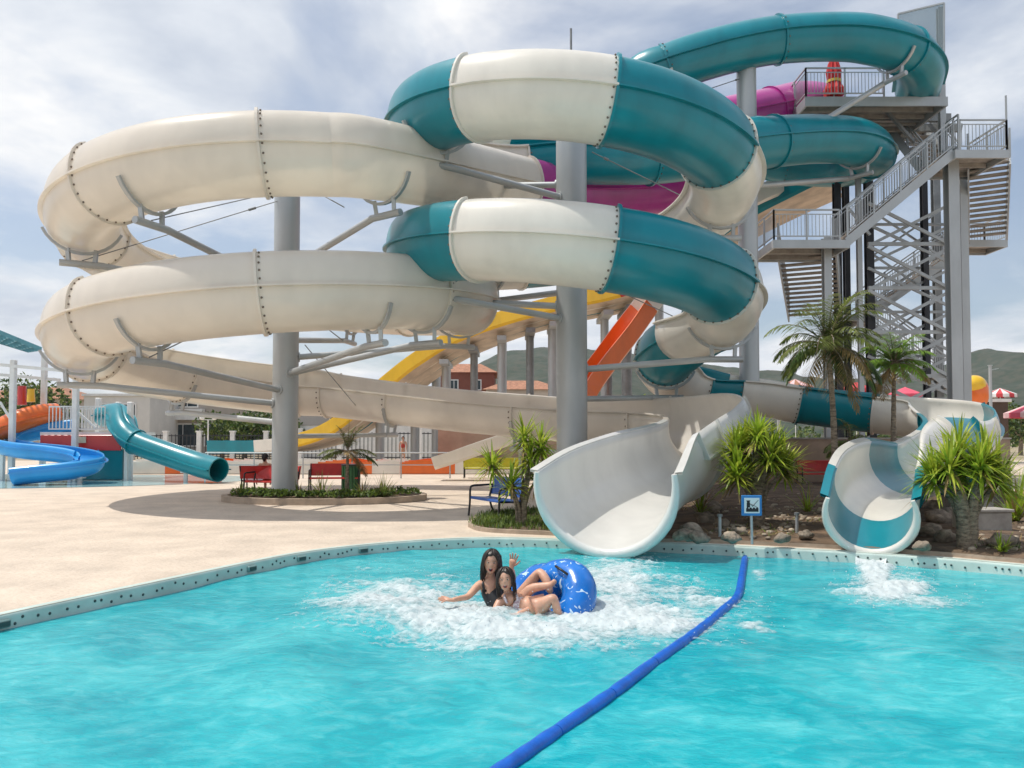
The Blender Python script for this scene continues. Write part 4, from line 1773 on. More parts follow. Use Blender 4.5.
# lattice roof
def roof_f(mb):
    a, b, c, d = at(-30, 320, 31), at(41, 349, 31), at(29, 351, 33.5), at(-40, 330, 33.5)
    for i in range(10):
        f = i / 9
        mb.bar(a.lerp(b, f), d.lerp(c, f), .05, .12)
    for f in (0, .25, .5, .75, 1):
        mb.bar(a.lerp(d, f), b.lerp(c, f), .06, .15)


ppart('lattice_roof', mat('roof_teal', (.10, .30, .36), .5), roof_f)
ppart('barrel', YELLOW, lambda mb: mb.tube([at(31, 402, 33.2), at(31, 389, 33.2)], [.16, .13], 12))
ppart('drum', REDP, lambda mb: mb.tube([at(22, 405, 33.4), at(22, 386, 33.4)], [.18, .16], 12))

# ------------------------------------------------------------------ houses, fences, hedges, hills
def house(label, px0, px1, ytop, D, depth, wallm, wins, roof=None, zb=0, group='houses beyond the park fence', bands=()):
    a, b = at(px0, ytop, D), at(px1, ytop, D)
    zt = a.z
    root = thing('house', label, 'house', ((a.x + b.x) / 2, D, zb), group)
    cx = (a.x + b.x) / 2
    mb = MB()
    mb.box((cx, D + depth / 2, (zt + zb - 2) / 2), (b.x - a.x, depth, zt - zb + 2))
    mb.build('wall', wallm, root)
    mb = MB()
    if roof:
        h = roof
        o_ = .4
        x0_, x1_ = a.x - o_, b.x + o_
        y0_, y1_ = D - o_, D + depth + o_
        ym = (y0_ + y1_) / 2
        ins = min((x1_ - x0_) * .3, depth * .5)
        mb.add([(x0_, y0_, zt - .05), (x1_, y0_, zt - .05), (x1_, y1_, zt - .05), (x0_, y1_, zt - .05), (x0_ + ins, ym, zt + h), (x1_ - ins, ym, zt + h)],
               [(0, 1, 5, 4), (1, 2, 5), (2, 3, 4, 5), (3, 0, 4), (3, 2, 1, 0)])
        mb.build('roof', TILE, root)
    else:
        mb.box((cx, D + depth / 2, zt + .1), (b.x - a.x + .3, depth + .3, .2))
        mb.build('parapet', WPAINT, root)
    for (x0_, x1_, y0_, y1_) in bands:
        p, q = at(x0_, y0_, D), at(x1_, y1_, D)
        mb = MB()
        mb.box(((p.x + q.x) / 2, D - .4, (p.z + q.z) / 2), (q.x - p.x, .75, p.z - q.z))
        mb.build('balcony', WPAINT, root)
    for (x0_, x1_, y0_, y1_) in wins:
        p, q = at(x0_, y0_, D), at(x1_, y1_, D)
        w_, h_ = q.x - p.x, p.z - q.z
        c = V(((p.x + q.x) / 2, D, (p.z + q.z) / 2))
        mb = MB()
        for (dx, dz, sx, sz) in ((-w_ / 2, 0, .1, h_ + .1), (w_ / 2, 0, .1, h_ + .1), (0, h_ / 2, w_ - .1, .1), (0, -h_ / 2, w_ - .1, .1)):
            mb.box(c + V((dx, -.05, dz)), (sx, .12, sz))
        wn = mb.build('window', WPAINT, root)
        mb = MB()
        mb.box(c + V((0, -.015, 0)), (w_ - .1, .03, h_ - .1))
        mb.box(c + V((0, -.04, 0)), (.06, .03, h_ - .1), mi=1)
        mb.build('pane', [GLASS, WPAINT], wn)
    return root


HW = mat('house_cream', (.58, .50, .42), .9, .06, .6)
HW2 = mat('house_greige', (.40, .355, .31), .9, .06, .6)
HR = mat('house_terracotta', (.22, .075, .05), .9, .1, .6)
house('two storey cream house with dark windows behind the left fence', 152, 272, 391, 76, 12, HW2,
      [(166, 200, 424, 446), (177, 198, 396, 407), (205, 222, 424, 446), (232, 262, 398, 408), (240, 264, 424, 446)], bands=[(150, 205, 409, 420)])
house('small white flat roofed building behind the splash structure', 84, 150, 396, 70, 9, mat('house_white', (.70, .67, .62), .9, .05, .6), [(96, 110, 404, 416), (122, 136, 404, 416)])
house('terracotta walled house with tiled roof seen under the racing slide', 440, 494, 372, 88, 9, HR, [(450, 458, 380, 390), (472, 481, 380, 390)], roof=1.3, zb=2)
house('low tiled roof house between the background posts', 486, 560, 389, 84, 9, HW, [(500, 510, 398, 410), (528, 540, 398, 410)], roof=1.2)
house('grey warehouse with long flat roof behind the racing slide', 285, 430, 405, 74, 12, mat('warehouse_grey', (.42, .40, .38), .9, .05, .5), [(330, 352, 415, 425), (372, 394, 415, 425)])
house('dark brown kiosk with striped awning at the right edge', 955, 1008, 402, 52, 5, mat('kiosk_brown', (.10, .065, .045), .8, .1, 1), [(964, 980, 408, 420)])
house('far left beige house behind the trees', -40, 66, 398, 80, 10, HW, [(-5, 8, 408, 420), (22, 36, 408, 420)], roof=1.4)

IRON = mat('iron_bars', (.03, .03, .032), .5)


def fence(label, px0, px1, D, h, barm, step=.28, posts=6, postm=WPAINT):
    a, b = at(px0, 437, D), at(px1, 437, D)
    root = thing('bar_fence', label, 'fence', ((a.x + b.x) / 2, D, 0), 'bar fences along the park edge')
    mb = MB()
    n = int((b.x - a.x) / step)
    for i in range(n + 1):
        mb.box((a.x + (b.x - a.x) * i / n, D, h / 2), (.05, .04, h - .1))
    for z_ in (.25, h - .15):
        mb.box(((a.x + b.x) / 2, D - .03, z_), (b.x - a.x, .05, .07))
    mb.build('bars', barm, root)
    for i in range(posts + 1):
        mb = MB()
        x = a.x + (b.x - a.x) * i / posts
        mb.box((x, D - .12, h * .53), (.32, .32, h * 1.06))
        mb.box((x, D - .12, h * 1.06 + .05), (.42, .42, .1))
        mb.build('fence_pillar', postm, root)


fence('dark iron bar fence with white pillars before the cream house', 100, 300, 60, 1.95, IRON)
fence('dark bar fence in front of the white wall behind the racing slide', 300, 500, 57, 2.1, IRON, posts=5)
for (lab, x0_, x1_, D, h, m_) in [('pale rendered wall behind the dark bar fence and racing slide', 300, 470, 63, 2.6, WPAINT),
                                  ('tan wall under the cream run, behind the thin stemmed yucca', 438, 640, 40, 2.25, WALLM),
                                  ('tan wall behind the red bench at right, below the teal run', 668, 1010, 29.2, 1.62, WALLM)]:
    a, b = at(x0_, 437, D), at(x1_, 437, D)
    root = thing('boundary_wall', lab, 'wall', ((a.x + b.x) / 2, D, 0))
    mb = MB()
    mb.box(((a.x + b.x) / 2, D + .1, h / 2), (b.x - a.x, .2, h))
    mb.build('wall_panel', m_, root)
    mb = MB()
    mb.box(((a.x + b.x) / 2, D + .1, h + .03), (b.x - a.x + .06, .28, .06))
    mb.build('coping', CONC, root)

for i, (px, D, h, rad, lab) in enumerate([(222, 64, 3.6, 1.9, 'dense green hedge tree before the cream house, left one'),
                                          (244, 63, 3.4, 1.9, 'dense green hedge tree in the middle of the hedge'),
                                          (266, 64, 3.9, 2.0, 'dense green hedge tree nearest the left column, left side'),
                                          (288, 63, 3.2, 1.8, 'green hedge tree half hidden behind the left column')]):
    broad_tree(lab, (at(px, 437, D).x, D, 0), h, rad, 30 + i, 1500, .16, 'hedge_tree', 'tree', 'hedge trees by the fence')
for i, (px, D, h, rad, lab) in enumerate([(18, 66, 6.6, 2.2, 'dark green tree behind the splash structure at the left edge'), (50, 70, 6.8, 2.6, 'rounder green tree behind the splash structure'),
                                          (236, 84, 6.4, 3.4, 'broad dark tree rising over the cream house roof'),
                                          (440, 70, 4.6, 2.0, 'small dark tree behind the racing slide posts'), (596, 62, 5.0, 2.2, 'bushy dark tree behind the orange speed slide'),
                                          (645, 60, 4.6, 2.2, 'bushy dark tree right of the orange speed slide'),
                                          (1020, 75, 5.0, 2.4, 'dark tree behind the pink parasols at the right edge')]):
    broad_tree(lab, (at(px, 437, D).x, D, 0), h, rad, 50 + i, 1500, .2)
# yellow sign board on hedge
root = thing('street_lamp', 'white twin headed lamp post before the cream house', 'lamp', (at(208, 437, 58).x, 58, 0))
x = at(208, 437, 58).x
mb = MB()
mb.tube([(x, 58, 0), (x, 58, 2.95)], .05, 8)
mb.bar((x - .45, 58, 2.95), (x + .45, 58, 2.95), .05, .05)
mb.build('post', WPAINT, root)
for s_ in (-.45, .45):
    mb = MB()
    mb.ball((x + s_, 58, 3.12), .2, 10, 7)
    mb.build('globe', mat('lamp_globe', (.8, .8, .78), .3, .02), root)
# tall slim posts at right
for (px, yt, D, lab) in ((990, 366, 48, 'tall thin grey post near the right edge before the hill'), (778, 384, 50, 'thin grey post behind the teal and white run')):
    p = at(px, yt, D)
    mb = MB()
    mb.tube([(p.x, D, 0), (p.x, D, p.z)], .09, 8)
    mb.tube([(p.x, D, p.z), (p.x, D, p.z + .06)], .13, 8)
    mb.bar((p.x, D, p.z - .25), (p.x + .5, D, p.z - .15), .05, .05)
    tag(mb.build('lamp_post', STEEL, loc=(p.x, D, 0)), lab, 'post', 'thin posts in the background')


def parasol(label, px, py, D, rad, m, stripes=None, group='parasols at the right edge'):
    p = at(px, py, D)
    root = thing('parasol', label, 'parasol', (p.x, D, 0), group)
    mb = MB()
    mb.tube([(p.x, D, 0), (p.x, D, p.z)], .03, 8)
    mb.build('pole', WPAINT, root)
    mb = MB()
    n = 16
    apex = (p.x, D, p.z)
    for k in range(n):
        a0, a1 = k / n * 6.2832, (k + 1) / n * 6.2832
        q = [(p.x + rad * math.cos(a), D + rad * math.sin(a), p.z - rad * .42) for a in (a0, a1)]
        l = [(x_, y_, z_ - .22) for (x_, y_, z_) in q]
        mb.add([apex, q[0], q[1]], [(0, 1, 2)], k % 2)
        mb.add([q[0], l[0], l[1], q[1]], [(0, 1, 2, 3)], k % 2)
    mb.build('canopy', [m, stripes or m], root)


PINK = mat('parasol_pink', (.75, .10, .16), .7, .08, 3)
PINK2 = mat('parasol_pale', (.78, .5, .5), .7, .08, 3)
parasol('big pink parasol cut by the right edge of photo', 1044, 398, 36, 1.6, PINK, PINK2)
parasol('small red and white striped parasol beside the orange dome', 973, 388, 54, .8, mat('stripe_red', (.6, .05, .06), .7), WPAINT)
parasol('striped red and white parasol right of the orange dome', 1000, 388, 54, 1.0, mat('stripe_red', (.6, .05, .06), .7), WPAINT)
parasol('small red parasol glimpsed behind the two feather palms', 856, 382, 46, .9, mat('stripe_red', (.6, .05, .06), .7))
parasol('pinkish parasol seen between the tower columns', 905, 387, 46, 1.0, PINK)
parasol('small orange pink parasol just right of the slim column', 795, 379, 60, 1.3, PINK2, TILE)
dm = at(985, 392, 50)
root = thing('orange_dome', 'orange and yellow fibreglass dome figure above the kiosk', 'dome', (dm.x, 51, 0))
mb = MB()
mb.ball((dm.x, 51, dm.z), .78, 18, 12, 0, (1, 1, 1.45))
mb.tube([(dm.x, 51, 0), (dm.x, 51, dm.z - .4)], .5, 12)
mb.build('body', ORANGE, root)
mb = MB()
mb.ball((dm.x - .25, 50.75, dm.z + .55), .66, 16, 10, 0, (1.1, 1, .85))
mb.build('cap', YELLOW, root)

# hills
HILL = mat('hill_scrub', (.015, .033, .012), .95, .4, .11, col2=(.05, .052, .03), bump=1.0, bscale=.12, detail=12, lo=.42, hi=.56)


def hills(name, ridge, D0, D1, zb=0, seed=0):
    nx, ny = 520, 40
    xs_p = np.linspace(ridge[0][0], ridge[-1][0], nx)
    yr = np.interp(xs_p, [r[0] for r in ridge], [r[1] for r in ridge])
    yr = np.convolve(np.pad(yr, 1, 'edge'), np.ones(3) / 3, 'valid')
    mb = MB()
    vs = []
    for j in range(ny):
        f = j / (ny - 1)
        D = D0 + (D1 - D0) * f
        for i in range(nx):
            z_ = (437 - yr[i]) / F * D1 + CAMZ
            g_ = f ** 1.25
            x = (xs_p[i] - 512) / F * D1
            nz = noise.fractal(V((x * .012, D * .012, seed)), 1, 2, 6) * 22 * f + noise.noise(V((x * .08, D * .08, seed))) * 3.5 * f
            vs.append((x, D, zb - 1 + (z_ + 1) * g_ + nz * (1 - .75 * g_) ))
    fs = [(j * nx + i, j * nx + i + 1, (j + 1) * nx + i + 1, (j + 1) * nx + i) for j in range(ny - 1) for i in range(nx - 1)]
    # back slope
    o_ = len(vs)
    for i in range(nx):
        x, y_, z_ = vs[(ny - 1) * nx + i]
        vs.append((x, D1 * 1.4, -5))
    fs += [((ny - 1) * nx + i, (ny - 1) * nx + i + 1, o_ + i + 1, o_ + i) for i in range(nx - 1)]
    mb.add(vs, fs, 0, True)
    return tag(mb.build(name, HILL), kind='structure')


hills('hills', [(-500, 415), (-100, 405), (60, 398), (200, 402), (330, 398), (430, 388), (478, 368), (505, 354), (540, 346), (580, 350), (640, 356), (700, 362), (757, 368), (800, 378), (840, 376), (880, 376), (925, 370), (950, 362), (970, 352),
                (986, 346), (1004, 352), (1024, 357), (1050, 366), (1120, 380), (1300, 395), (1600, 412)], 260, 800, 0, 2)
# far tree belt that reads as one mass
rnd = random.Random(77)
mb = MB()
for k in range(230):
    px = rnd.uniform(-150, 1200)
    D = rnd.uniform(110, 230)
    h = rnd.uniform(2.5, 5)
    leaf_mass(mb, (at(px, 437, D).x, D, h * .5), (h * .8, h * .6, h * .6), 60, h * .16, rnd, (0, 0, 1))
tag(mb.build('far_trees', [LEAF_B, LEAF_P]), kind='stuff')

# ------------------------------------------------------------------ people
def skin_mesh(nodes, edges, levels=2):
    me = bpy.data.meshes.new('tmp')
    keys = list(nodes)
    me.from_pydata([tuple(nodes[k][0]) for k in keys], [(keys.index(a), keys.index(b)) for a, b in edges], [])
    o = bpy.data.objects.new('tmp', me)
    COL.objects.link(o)
    me.attributes.new  # noqa
    md = o.modifiers.new('skin', 'SKIN')
    if not me.skin_vertices:
        bpy.context.view_layer.objects.active = o
    sv = me.skin_vertices[0].data if me.skin_vertices else None
    if sv is None:
        bpy.ops.object.select_all(action='DESELECT')
        o.select_set(True)
        bpy.context.view_layer.objects.active = o
        bpy.ops.object.modifier_remove(modifier='skin')
        bpy.ops.object.modifier_add(type='SKIN')
        sv = me.skin_vertices[0].data
    for i, k in enumerate(keys):
        r = nodes[k][1]
        sv[i].radius = r if isinstance(r, tuple) else (r, r)
        sv[i].use_root = (i == 0)
    o.modifiers[0].use_smooth_shade = True
    ss = o.modifiers.new('sub', 'SUBSURF')
    ss.levels = ss.render_levels = levels
    dg = bpy.context.evaluated_depsgraph_get()
    ev = o.evaluated_get(dg)
    m2 = ev.to_mesh()
    vs = [v.co.copy() for v in m2.vertices]
    fs = [tuple(p.vertices) for p in m2.polygons]
    ev.to_mesh_clear()
    bpy.data.objects.remove(o)
    bpy.data.meshes.remove(me)
    return vs, fs


def head(mb, c, look, up, s=1.0, mouth=.5, mi=0):
    """c centre, look = face direction, up = crown direction; s ~ 1 gives a 0.235 m tall head"""
    look = V(look).normalized()
    up = V(up)
    up = (up - look * up.dot(look)).normalized()
    rt = look.cross(up)
    M = Matrix((rt, look, up)).transposed()
    c = V(c)
    nu, nv = 22, 18
    vs, fs = [], []
    for j in range(nv + 1):
        th = math.pi * j / nv
        for k in range(nu):
            ph = 2 * math.pi * k / nu
            x, y_, z_ = math.sin(th) * math.cos(ph), math.sin(th) * math.sin(ph), math.cos(th)
            w_ = .076 * (1 - .28 * max(0, -z_) ** 1.5)
            yy = .094 * y_
            if y_ > 0:
                yy *= .92
                # brow, eye sockets, nose, chin
                fx = math.exp(-(x / .16) ** 2)
                yy += .030 * fx * math.exp(-((z_ + .18) / .17) ** 2) * (y_ > .3)
                yy -= .008 * math.exp(-((abs(x) - .36) / .2) ** 2) * math.exp(-((z_ - .06) / .13) ** 2)
                yy += .008 * math.exp(-(x / .3) ** 2) * math.exp(-((z_ + .85) / .2) ** 2)
            d = V((x * w_, yy, z_ * .118))
            vs.append(c + M @ (d * s))
    for j in range(nv):
        for k in range(nu):
            k2 = (k + 1) % nu
            fs.append((j * nu + k, (j + 1) * nu + k, (j + 1) * nu + k2, j * nu + k2))
    mb.add(vs, fs, mi, True)

    def f(x, y_, z_):
        return c + M @ (V((x, y_, z_)) * s)
    R3 = M
    for sx in (-1, 1):
        mb.ball(f(sx * .029, .075, .010), .0105 * s, 10, 7, 4, (1.25, .6, .55), R3)     # eyes
        mb.ball(f(sx * .029, .081, .010), .0065 * s, 8, 6, 1, (1, .6, 1), R3)
        mb.ball(f(sx * .029, .0835, .029), .014 * s, 8, 5, 1, (1.2, .3, .14), R3)       # brows
        mb.ball(f(sx * .075, -.004, -.004), .024 * s, 8, 6, 0, (.35, .7, 1.2), R3)      # ears
    mb.ball(f(0, .073, -.058), .022 * s, 12, 8, 2, (1.05, .5, .45 + mouth * .6), R3)    # lips
    mb.ball(f(0, .079, -.060), .016 * s, 10, 7, 3, (1.0, .45, .25 + mouth * .75), R3)   # open mouth
    mb.ball(f(0, .084, -.054 + mouth * .004), .013 * s, 8, 5, 4, (1.0, .25, .22), R3)   # upper teeth
    return f, M


def hair(parent, f, M, s, seed, tail=None):
    mb = MB()
    nu, nv = 48, 28
    vs, fs = [], []
    for j in range(nv + 1):
        th = math.pi * .98 * j / nv
        for k in range(nu):
            ph = 2 * math.pi * k / nu
            x, y_, z_ = math.sin(th) * math.cos(ph), math.sin(th) * math.sin(ph), math.cos(th)
            # hairline: pull the shell inside the skull over the face
            line = .70 - .75 * x * x - .04 * math.sin(x * 7 + seed)
            fa_ = min(1, max(0, (y_ - .02) / .16)) * min(1, max(0, (line - z_) / .10))
            fb_ = min(1, max(0, (-.30 - z_) / .15)) * min(1, max(0, (y_ + .45) / .15))
            face = max(fa_, fb_) > .5
            g_ = 1.0 + .02 * math.sin(ph * 9 + seed) - .30 * max(fa_, fb_)
            d = V((x * .092 * (1 - .25 * max(0, -z_)), y_ * .108 - .008, z_ * .127)) * g_
            if not face and z_ < -.2 and y_ < .1:
                d.z *= 1.25
            vs.append(f(d.x, d.y, d.z))
    for j in range(nv):
        for k in range(nu):
            k2 = (k + 1) % nu
            fs.append((j * nu + k, (j + 1) * nu + k, (j + 1) * nu + k2, j * nu + k2))
    mb.add(vs, fs, 0, True)
    if tail:
        for tpts, r0 in tail:
            pts = [f(*p) for p in tpts]
            pts = [V(p) for p in catmull([tuple(p) for p in pts], 5)]
            n = len(pts)
            mb.tube(pts, [r0 * s * (1 - .7 * i / n) for i in range(n)], 8)
    rnd_ = random.Random(seed * 7 + 1)
    for q in range(110 if tail else 30):
        az = rnd_.uniform(-2.75, 2.75) - math.pi / 2     # around the back and the sides
        if abs(math.sin(az) - 1) < .25:
            continue
        cx_, cy_ = math.cos(az), math.sin(az)
        Ls = rnd_.uniform(.06, .26) if tail else .04
        wv = rnd_.uniform(-.012, .012)
        pts = []
        for (el, k_) in ((1.25, 1.04), (.8, 1.05), (.3, 1.06), (-.1, 1.07)):
            pts.append((math.cos(el) * cx_ * .092 * k_, math.cos(el) * cy_ * .108 * k_ - .008, math.sin(el) * .127 * k_))
        x0_, y0_, z0_ = pts[-1]
        pts += [(x0_ * .98 + wv, min(y0_, .02), z0_ - Ls * .5), (x0_ * .85 + wv * 2, min(y0_, 0), z0_ - Ls)]
        pp = [V(p) for p in catmull([tuple(f(*p)) for p in pts], 3)]
        n = len(pp)
        mb.tube(pp, [.0052 * s * (1 - .6 * i / n) for i in range(n)], 5)
    return mb.build('hair', HAIR, parent)


def hand(mb, wrist, d, nrm, s=1.0, spread=.22, curl=.25, thumb=1):
    """palm + five separate bent fingers; d = direction of the fingers, nrm = back of the hand"""
    d = V(d).normalized()
    nrm = V(nrm)
    nrm = (nrm - d * nrm.dot(d)).normalized()
    sd = d.cross(nrm)
    w_ = V(wrist)
    nodes = {'a': (w_, .024 * s), 'b': (w_ + d * .045 * s, (.040 * s, .018 * s)), 'c': (w_ + d * .085 * s, (.042 * s, .015 * s))}
    # palm as a flattened tube
    pts = [w_ - d * .02 * s, w_ + d * .02 * s, w_ + d * .055 * s, w_ + d * .092 * s]
    wd = [.024, .033, .041, .040]
    tk = [.021, .019, .017, .012]
    vs = []
    for p, a, b in zip(pts, wd, tk):
        for k in range(10):
            an = k / 10 * 6.2832
            vs.append(p + sd * math.cos(an) * a * s + nrm * math.sin(an) * b * s)
    fs = [(i * 10 + k, i * 10 + (k + 1) % 10, (i + 1) * 10 + (k + 1) % 10, (i + 1) * 10 + k) for i in range(3) for k in range(10)] + [tuple(range(30, 40))]
    mb.add(vs, fs, 0, True)
    for q, L in enumerate((.072, .082, .078, .06)):
        off = (q - 1.5) * .021
        dd = (d + sd * (q - 1.5) * spread).normalized()
        p = w_ + d * .086 * s + sd * off * s
        pp = [p]
        for seg in (.45, .32, .23):
            dd = (dd - nrm * curl * .6).normalized()
            p = p + dd * L * seg * s
            pp.append(p)
        mb.tube(pp, [.0098 * s, .0092 * s, .0082 * s, .006 * s], 7)
    p = w_ + d * .025 * s - sd * thumb * .03 * s
    dd = (d * .75 - sd * thumb * .75).normalized()
    pp = [p]
    for L in (.035, .03, .024):
        p = p + dd * L * s
        dd = (dd + d * .25 - nrm * .1).normalized()
        pp.append(p)
    mb.tube(pp, [.0125 * s, .0115 * s, .010 * s, .007 * s], 7)


def person(label, nodes, edges, hd, hands, group=None):
    c = hd['c']
    root_loc = V(nodes['pelvis'][0])
    vs, fs = skin_mesh(nodes, edges)
    mb = MB()
    mb.add(vs, fs, 0, True)
    f, M = head(mb, c, hd['look'], hd['up'], hd.get('s', 1), hd.get('mouth', .5))
    for h in hands:
        hand(mb, *h[:3], **h[3])
    MOUTH = mat('mouth_dark', (.05, .01, .012), .5, .05, 9)
    o = mb.build('person', [SKIN, HAIR, LIP, MOUTH, TOOTH], loc=root_loc)
    BASE[o.name] = root_loc
    tag(o, label, 'person', group)
    return o, f, M


def cloth(parent, nodes, edges, m, name='swimsuit', straps=()):
    vs, fs = skin_mesh(nodes, edges)
    mb = MB()
    mb.add(vs, fs, 0, True)
    for st in straps:
        mb.tube([V(q) for q in catmull([tuple(q) for q in st], 5)], .014, 8)
    return mb.build(name, m, parent)


def A(px, py, D):
    return at(px, py, D)


# woman behind: black swimsuit, arms thrown out
N1 = {'pelvis': (A(506, 616, 8.95), .13), 'belly': (A(497, 603, 9.0), .105), 'chest': (A(491, 592, 9.05), (.125, .09)), 'upper': (A(490, 583, 9.06), (.10, .065)), 'neck': (A(490.5, 576, 9.06), .045),
      'headb': (A(491, 569, 9.05), .05),
      'shl': (A(478.5, 585, 9.0), .052), 'ell': (A(468, 597, 8.82), .038), 'wrl': (A(452, 600, 8.66), .026),
      'shr': (A(503, 585, 9.1), .052), 'elr': (A(514, 580, 9.2), .038), 'wrr': (A(511.5, 567, 9.12), .026),
      'hip': (A(522, 594, 8.98), .078), 'knee': (A(540, 571, 8.92), .058), 'calf': (A(547, 581, 8.82), .052), 'ank': (A(551, 594, 8.75), .036),
      'hip2': (A(518, 604, 8.78), .08), 'knee2': (A(531, 588, 8.76), .058), 'ank2': (A(551, 585, 8.66), .036), 'toe2': (A(556, 580, 8.64), .026)}
E1 = [('pelvis', 'belly'), ('belly', 'chest'), ('chest', 'upper'), ('upper', 'neck'), ('neck', 'headb'), ('upper', 'shl'), ('shl', 'ell'), ('ell', 'wrl'), ('upper', 'shr'), ('shr', 'elr'), ('elr', 'wrr'),
      ('pelvis', 'hip'), ('hip', 'knee'), ('knee', 'calf'), ('calf', 'ank'), ('pelvis', 'hip2'), ('hip2', 'knee2'), ('knee2', 'ank2'), ('ank2', 'toe2')]
p1, f1, M1 = person('laughing woman in black swimsuit with both arms thrown out, behind her friend', N1, E1,
                    {'c': A(491.5, 562, 8.98), 'look': V((-.03, -1, -.06)), 'up': V((.08, 0, 1)), 's': 1.12, 'mouth': 1.0},
                    [(N1['wrl'][0], A(443, 599, 8.6) - N1['wrl'][0], V((0, -.3, 1)), dict(s=1.0, spread=.25, thumb=-1)),
                     (N1['wrr'][0], A(514, 556, 9.12) - N1['wrr'][0], V((.3, .9, .2)), dict(s=1.0, spread=.2, thumb=1))])
hair(p1, f1, M1, 1.12, 1, [([(-.06, .0, .07), (-.088, .0, -.04), (-.095, -.01, -.14), (-.09, .01, -.25)], .034), ([(.055, -.01, .07), (.084, -.02, -.05), (.085, -.03, -.15), (.075, -.02, -.24)], .032), ([(-.03, -.08, .05), (-.05, -.10, -.08), (-.06, -.09, -.22)], .05), ([(.03, -.08, .05), (.05, -.10, -.08), (.05, -.09, -.22)], .05), ([(-.05, .05, .08), (-.08, .035, .01), (-.09, .02, -.07)], .02)])
cloth(p1, {'t': (A(490.5, 586, 9.045), (.10, .078)), 'a': (A(490.5, 591, 9.04), (.136, .102)), 'b': (A(496, 602, 8.99), .118), 'c': (A(505, 615, 8.95), .14)},
      [('t', 'a'), ('a', 'b'), ('b', 'c')], BLACKSUIT, straps=[[A(484, 590, 8.94), A(483, 583.5, 8.965), A(484, 580, 9.05)], [A(497, 590, 8.94), A(497.5, 583.5, 8.97), A(497, 580, 9.06)]])
# woman in front
N2 = {'pelvis': (A(533, 611, 8.62), .125), 'belly': (A(523, 608, 8.66), .10), 'chest': (A(514, 603, 8.70), (.115, .088)), 'upper': (A(510, 597, 8.72), (.09, .06)), 'neck': (A(508, 592, 8.72), .043), 'headb': (A(506, 586, 8.70), .05),
      'shl': (A(499, 602, 8.66), .048), 'ell': (A(494, 613, 8.56), .036), 'wrl': (A(488, 621, 8.5), .026),
      'shr': (A(521, 598, 8.74), .05), 'elr': (A(531, 609, 8.52), .038), 'wrr': (A(516, 615, 8.42), .027),
      'hip': (A(546, 603, 8.50), .078), 'knee': (A(554, 596, 8.44), .062), 'calf': (A(556, 606, 8.46), .052), 'ank': (A(560, 619, 8.45), .035)}
E2 = [('pelvis', 'belly'), ('belly', 'chest'), ('chest', 'upper'), ('upper', 'neck'), ('neck', 'headb'), ('upper', 'shl'), ('shl', 'ell'), ('ell', 'wrl'), ('upper', 'shr'), ('shr', 'elr'), ('elr', 'wrr'),
      ('pelvis', 'hip'), ('hip', 'knee'), ('knee', 'calf'), ('calf', 'ank')]
p2, f2, M2 = person('smiling woman in white patterned swimsuit lying back in the splash in front', N2, E2,
                    {'c': A(505.5, 579.5, 8.64), 'look': V((-.10, -1, .03)), 'up': V((-.06, 0, 1)), 's': 1.05, 'mouth': .45},
                    [(N2['wrl'][0], V((-.4, -.3, -.5)), V((0, -.3, 1)), dict(s=1.0)),
                     (N2['wrr'][0], A(505, 617, 8.38) - N2['wrr'][0], V((0, -.4, 1)), dict(s=1.0, spread=.12, thumb=1))])
hair(p2, f2, M2, 1.05, 3, [([(.055, .0, .06), (.084, -.0, -.03), (.09, .0, -.12)], .03), ([(-.055, .0, .06), (-.084, -.01, -.03), (-.088, -.02, -.10)], .026), ([(.0, -.08, .05), (.02, -.10, -.06), (.02, -.09, -.15)], .055)])
WSUIT = mat('white_patterned_swimsuit', (.72, .66, .66), .6, .2, 40, col2=(.42, .30, .34), lo=.42, hi=.52)
cloth(p2, {'a': (A(513.5, 602, 8.685), (.122, .096)), 'b': (A(522.5, 608, 8.65), .122), 'c': (A(532, 611, 8.61), .150)},
      [('a', 'b'), ('b', 'c')], WSUIT, straps=[[A(507, 603, 8.585), A(504.5, 597.5, 8.62), A(505, 594.5, 8.70)], [A(518, 602, 8.585), A(517, 596.5, 8.635), A(515.5, 593.5, 8.72)]])


# double tube
def torus(mb, c, nrm, Rm, rm, mi=0, nu=40, nv=18, squash=1.0):
    nrm = V(nrm).normalized()
    a = nrm.cross(V((0, 0, 1))).normalized()
    b_ = nrm.cross(a)
    vs, fs = [], []
    for i in range(nu):
        u_ = i / nu * 6.28318
        d = a * math.cos(u_) + b_ * math.sin(u_)
        pinch = 1 + .012 * math.cos(u_ * 12)
        for j in range(nv):
            v_ = j / nv * 6.28318
            vs.append(V(c) + d * (Rm + rm * math.cos(v_) * pinch) + nrm * rm * math.sin(v_) * pinch * squash)
    for i in range(nu):
        for j in range(nv):
            fs.append((i * nv + j, ((i + 1) % nu) * nv + j, ((i + 1) % nu) * nv + (j + 1) % nv, i * nv + (j + 1) % nv))
    mb.add(vs, fs, mi, True)
    return a, b_


TUBEM = mat('inflatable_blue', (.0, .17, .62), .25, .1, 3, coat=.4)
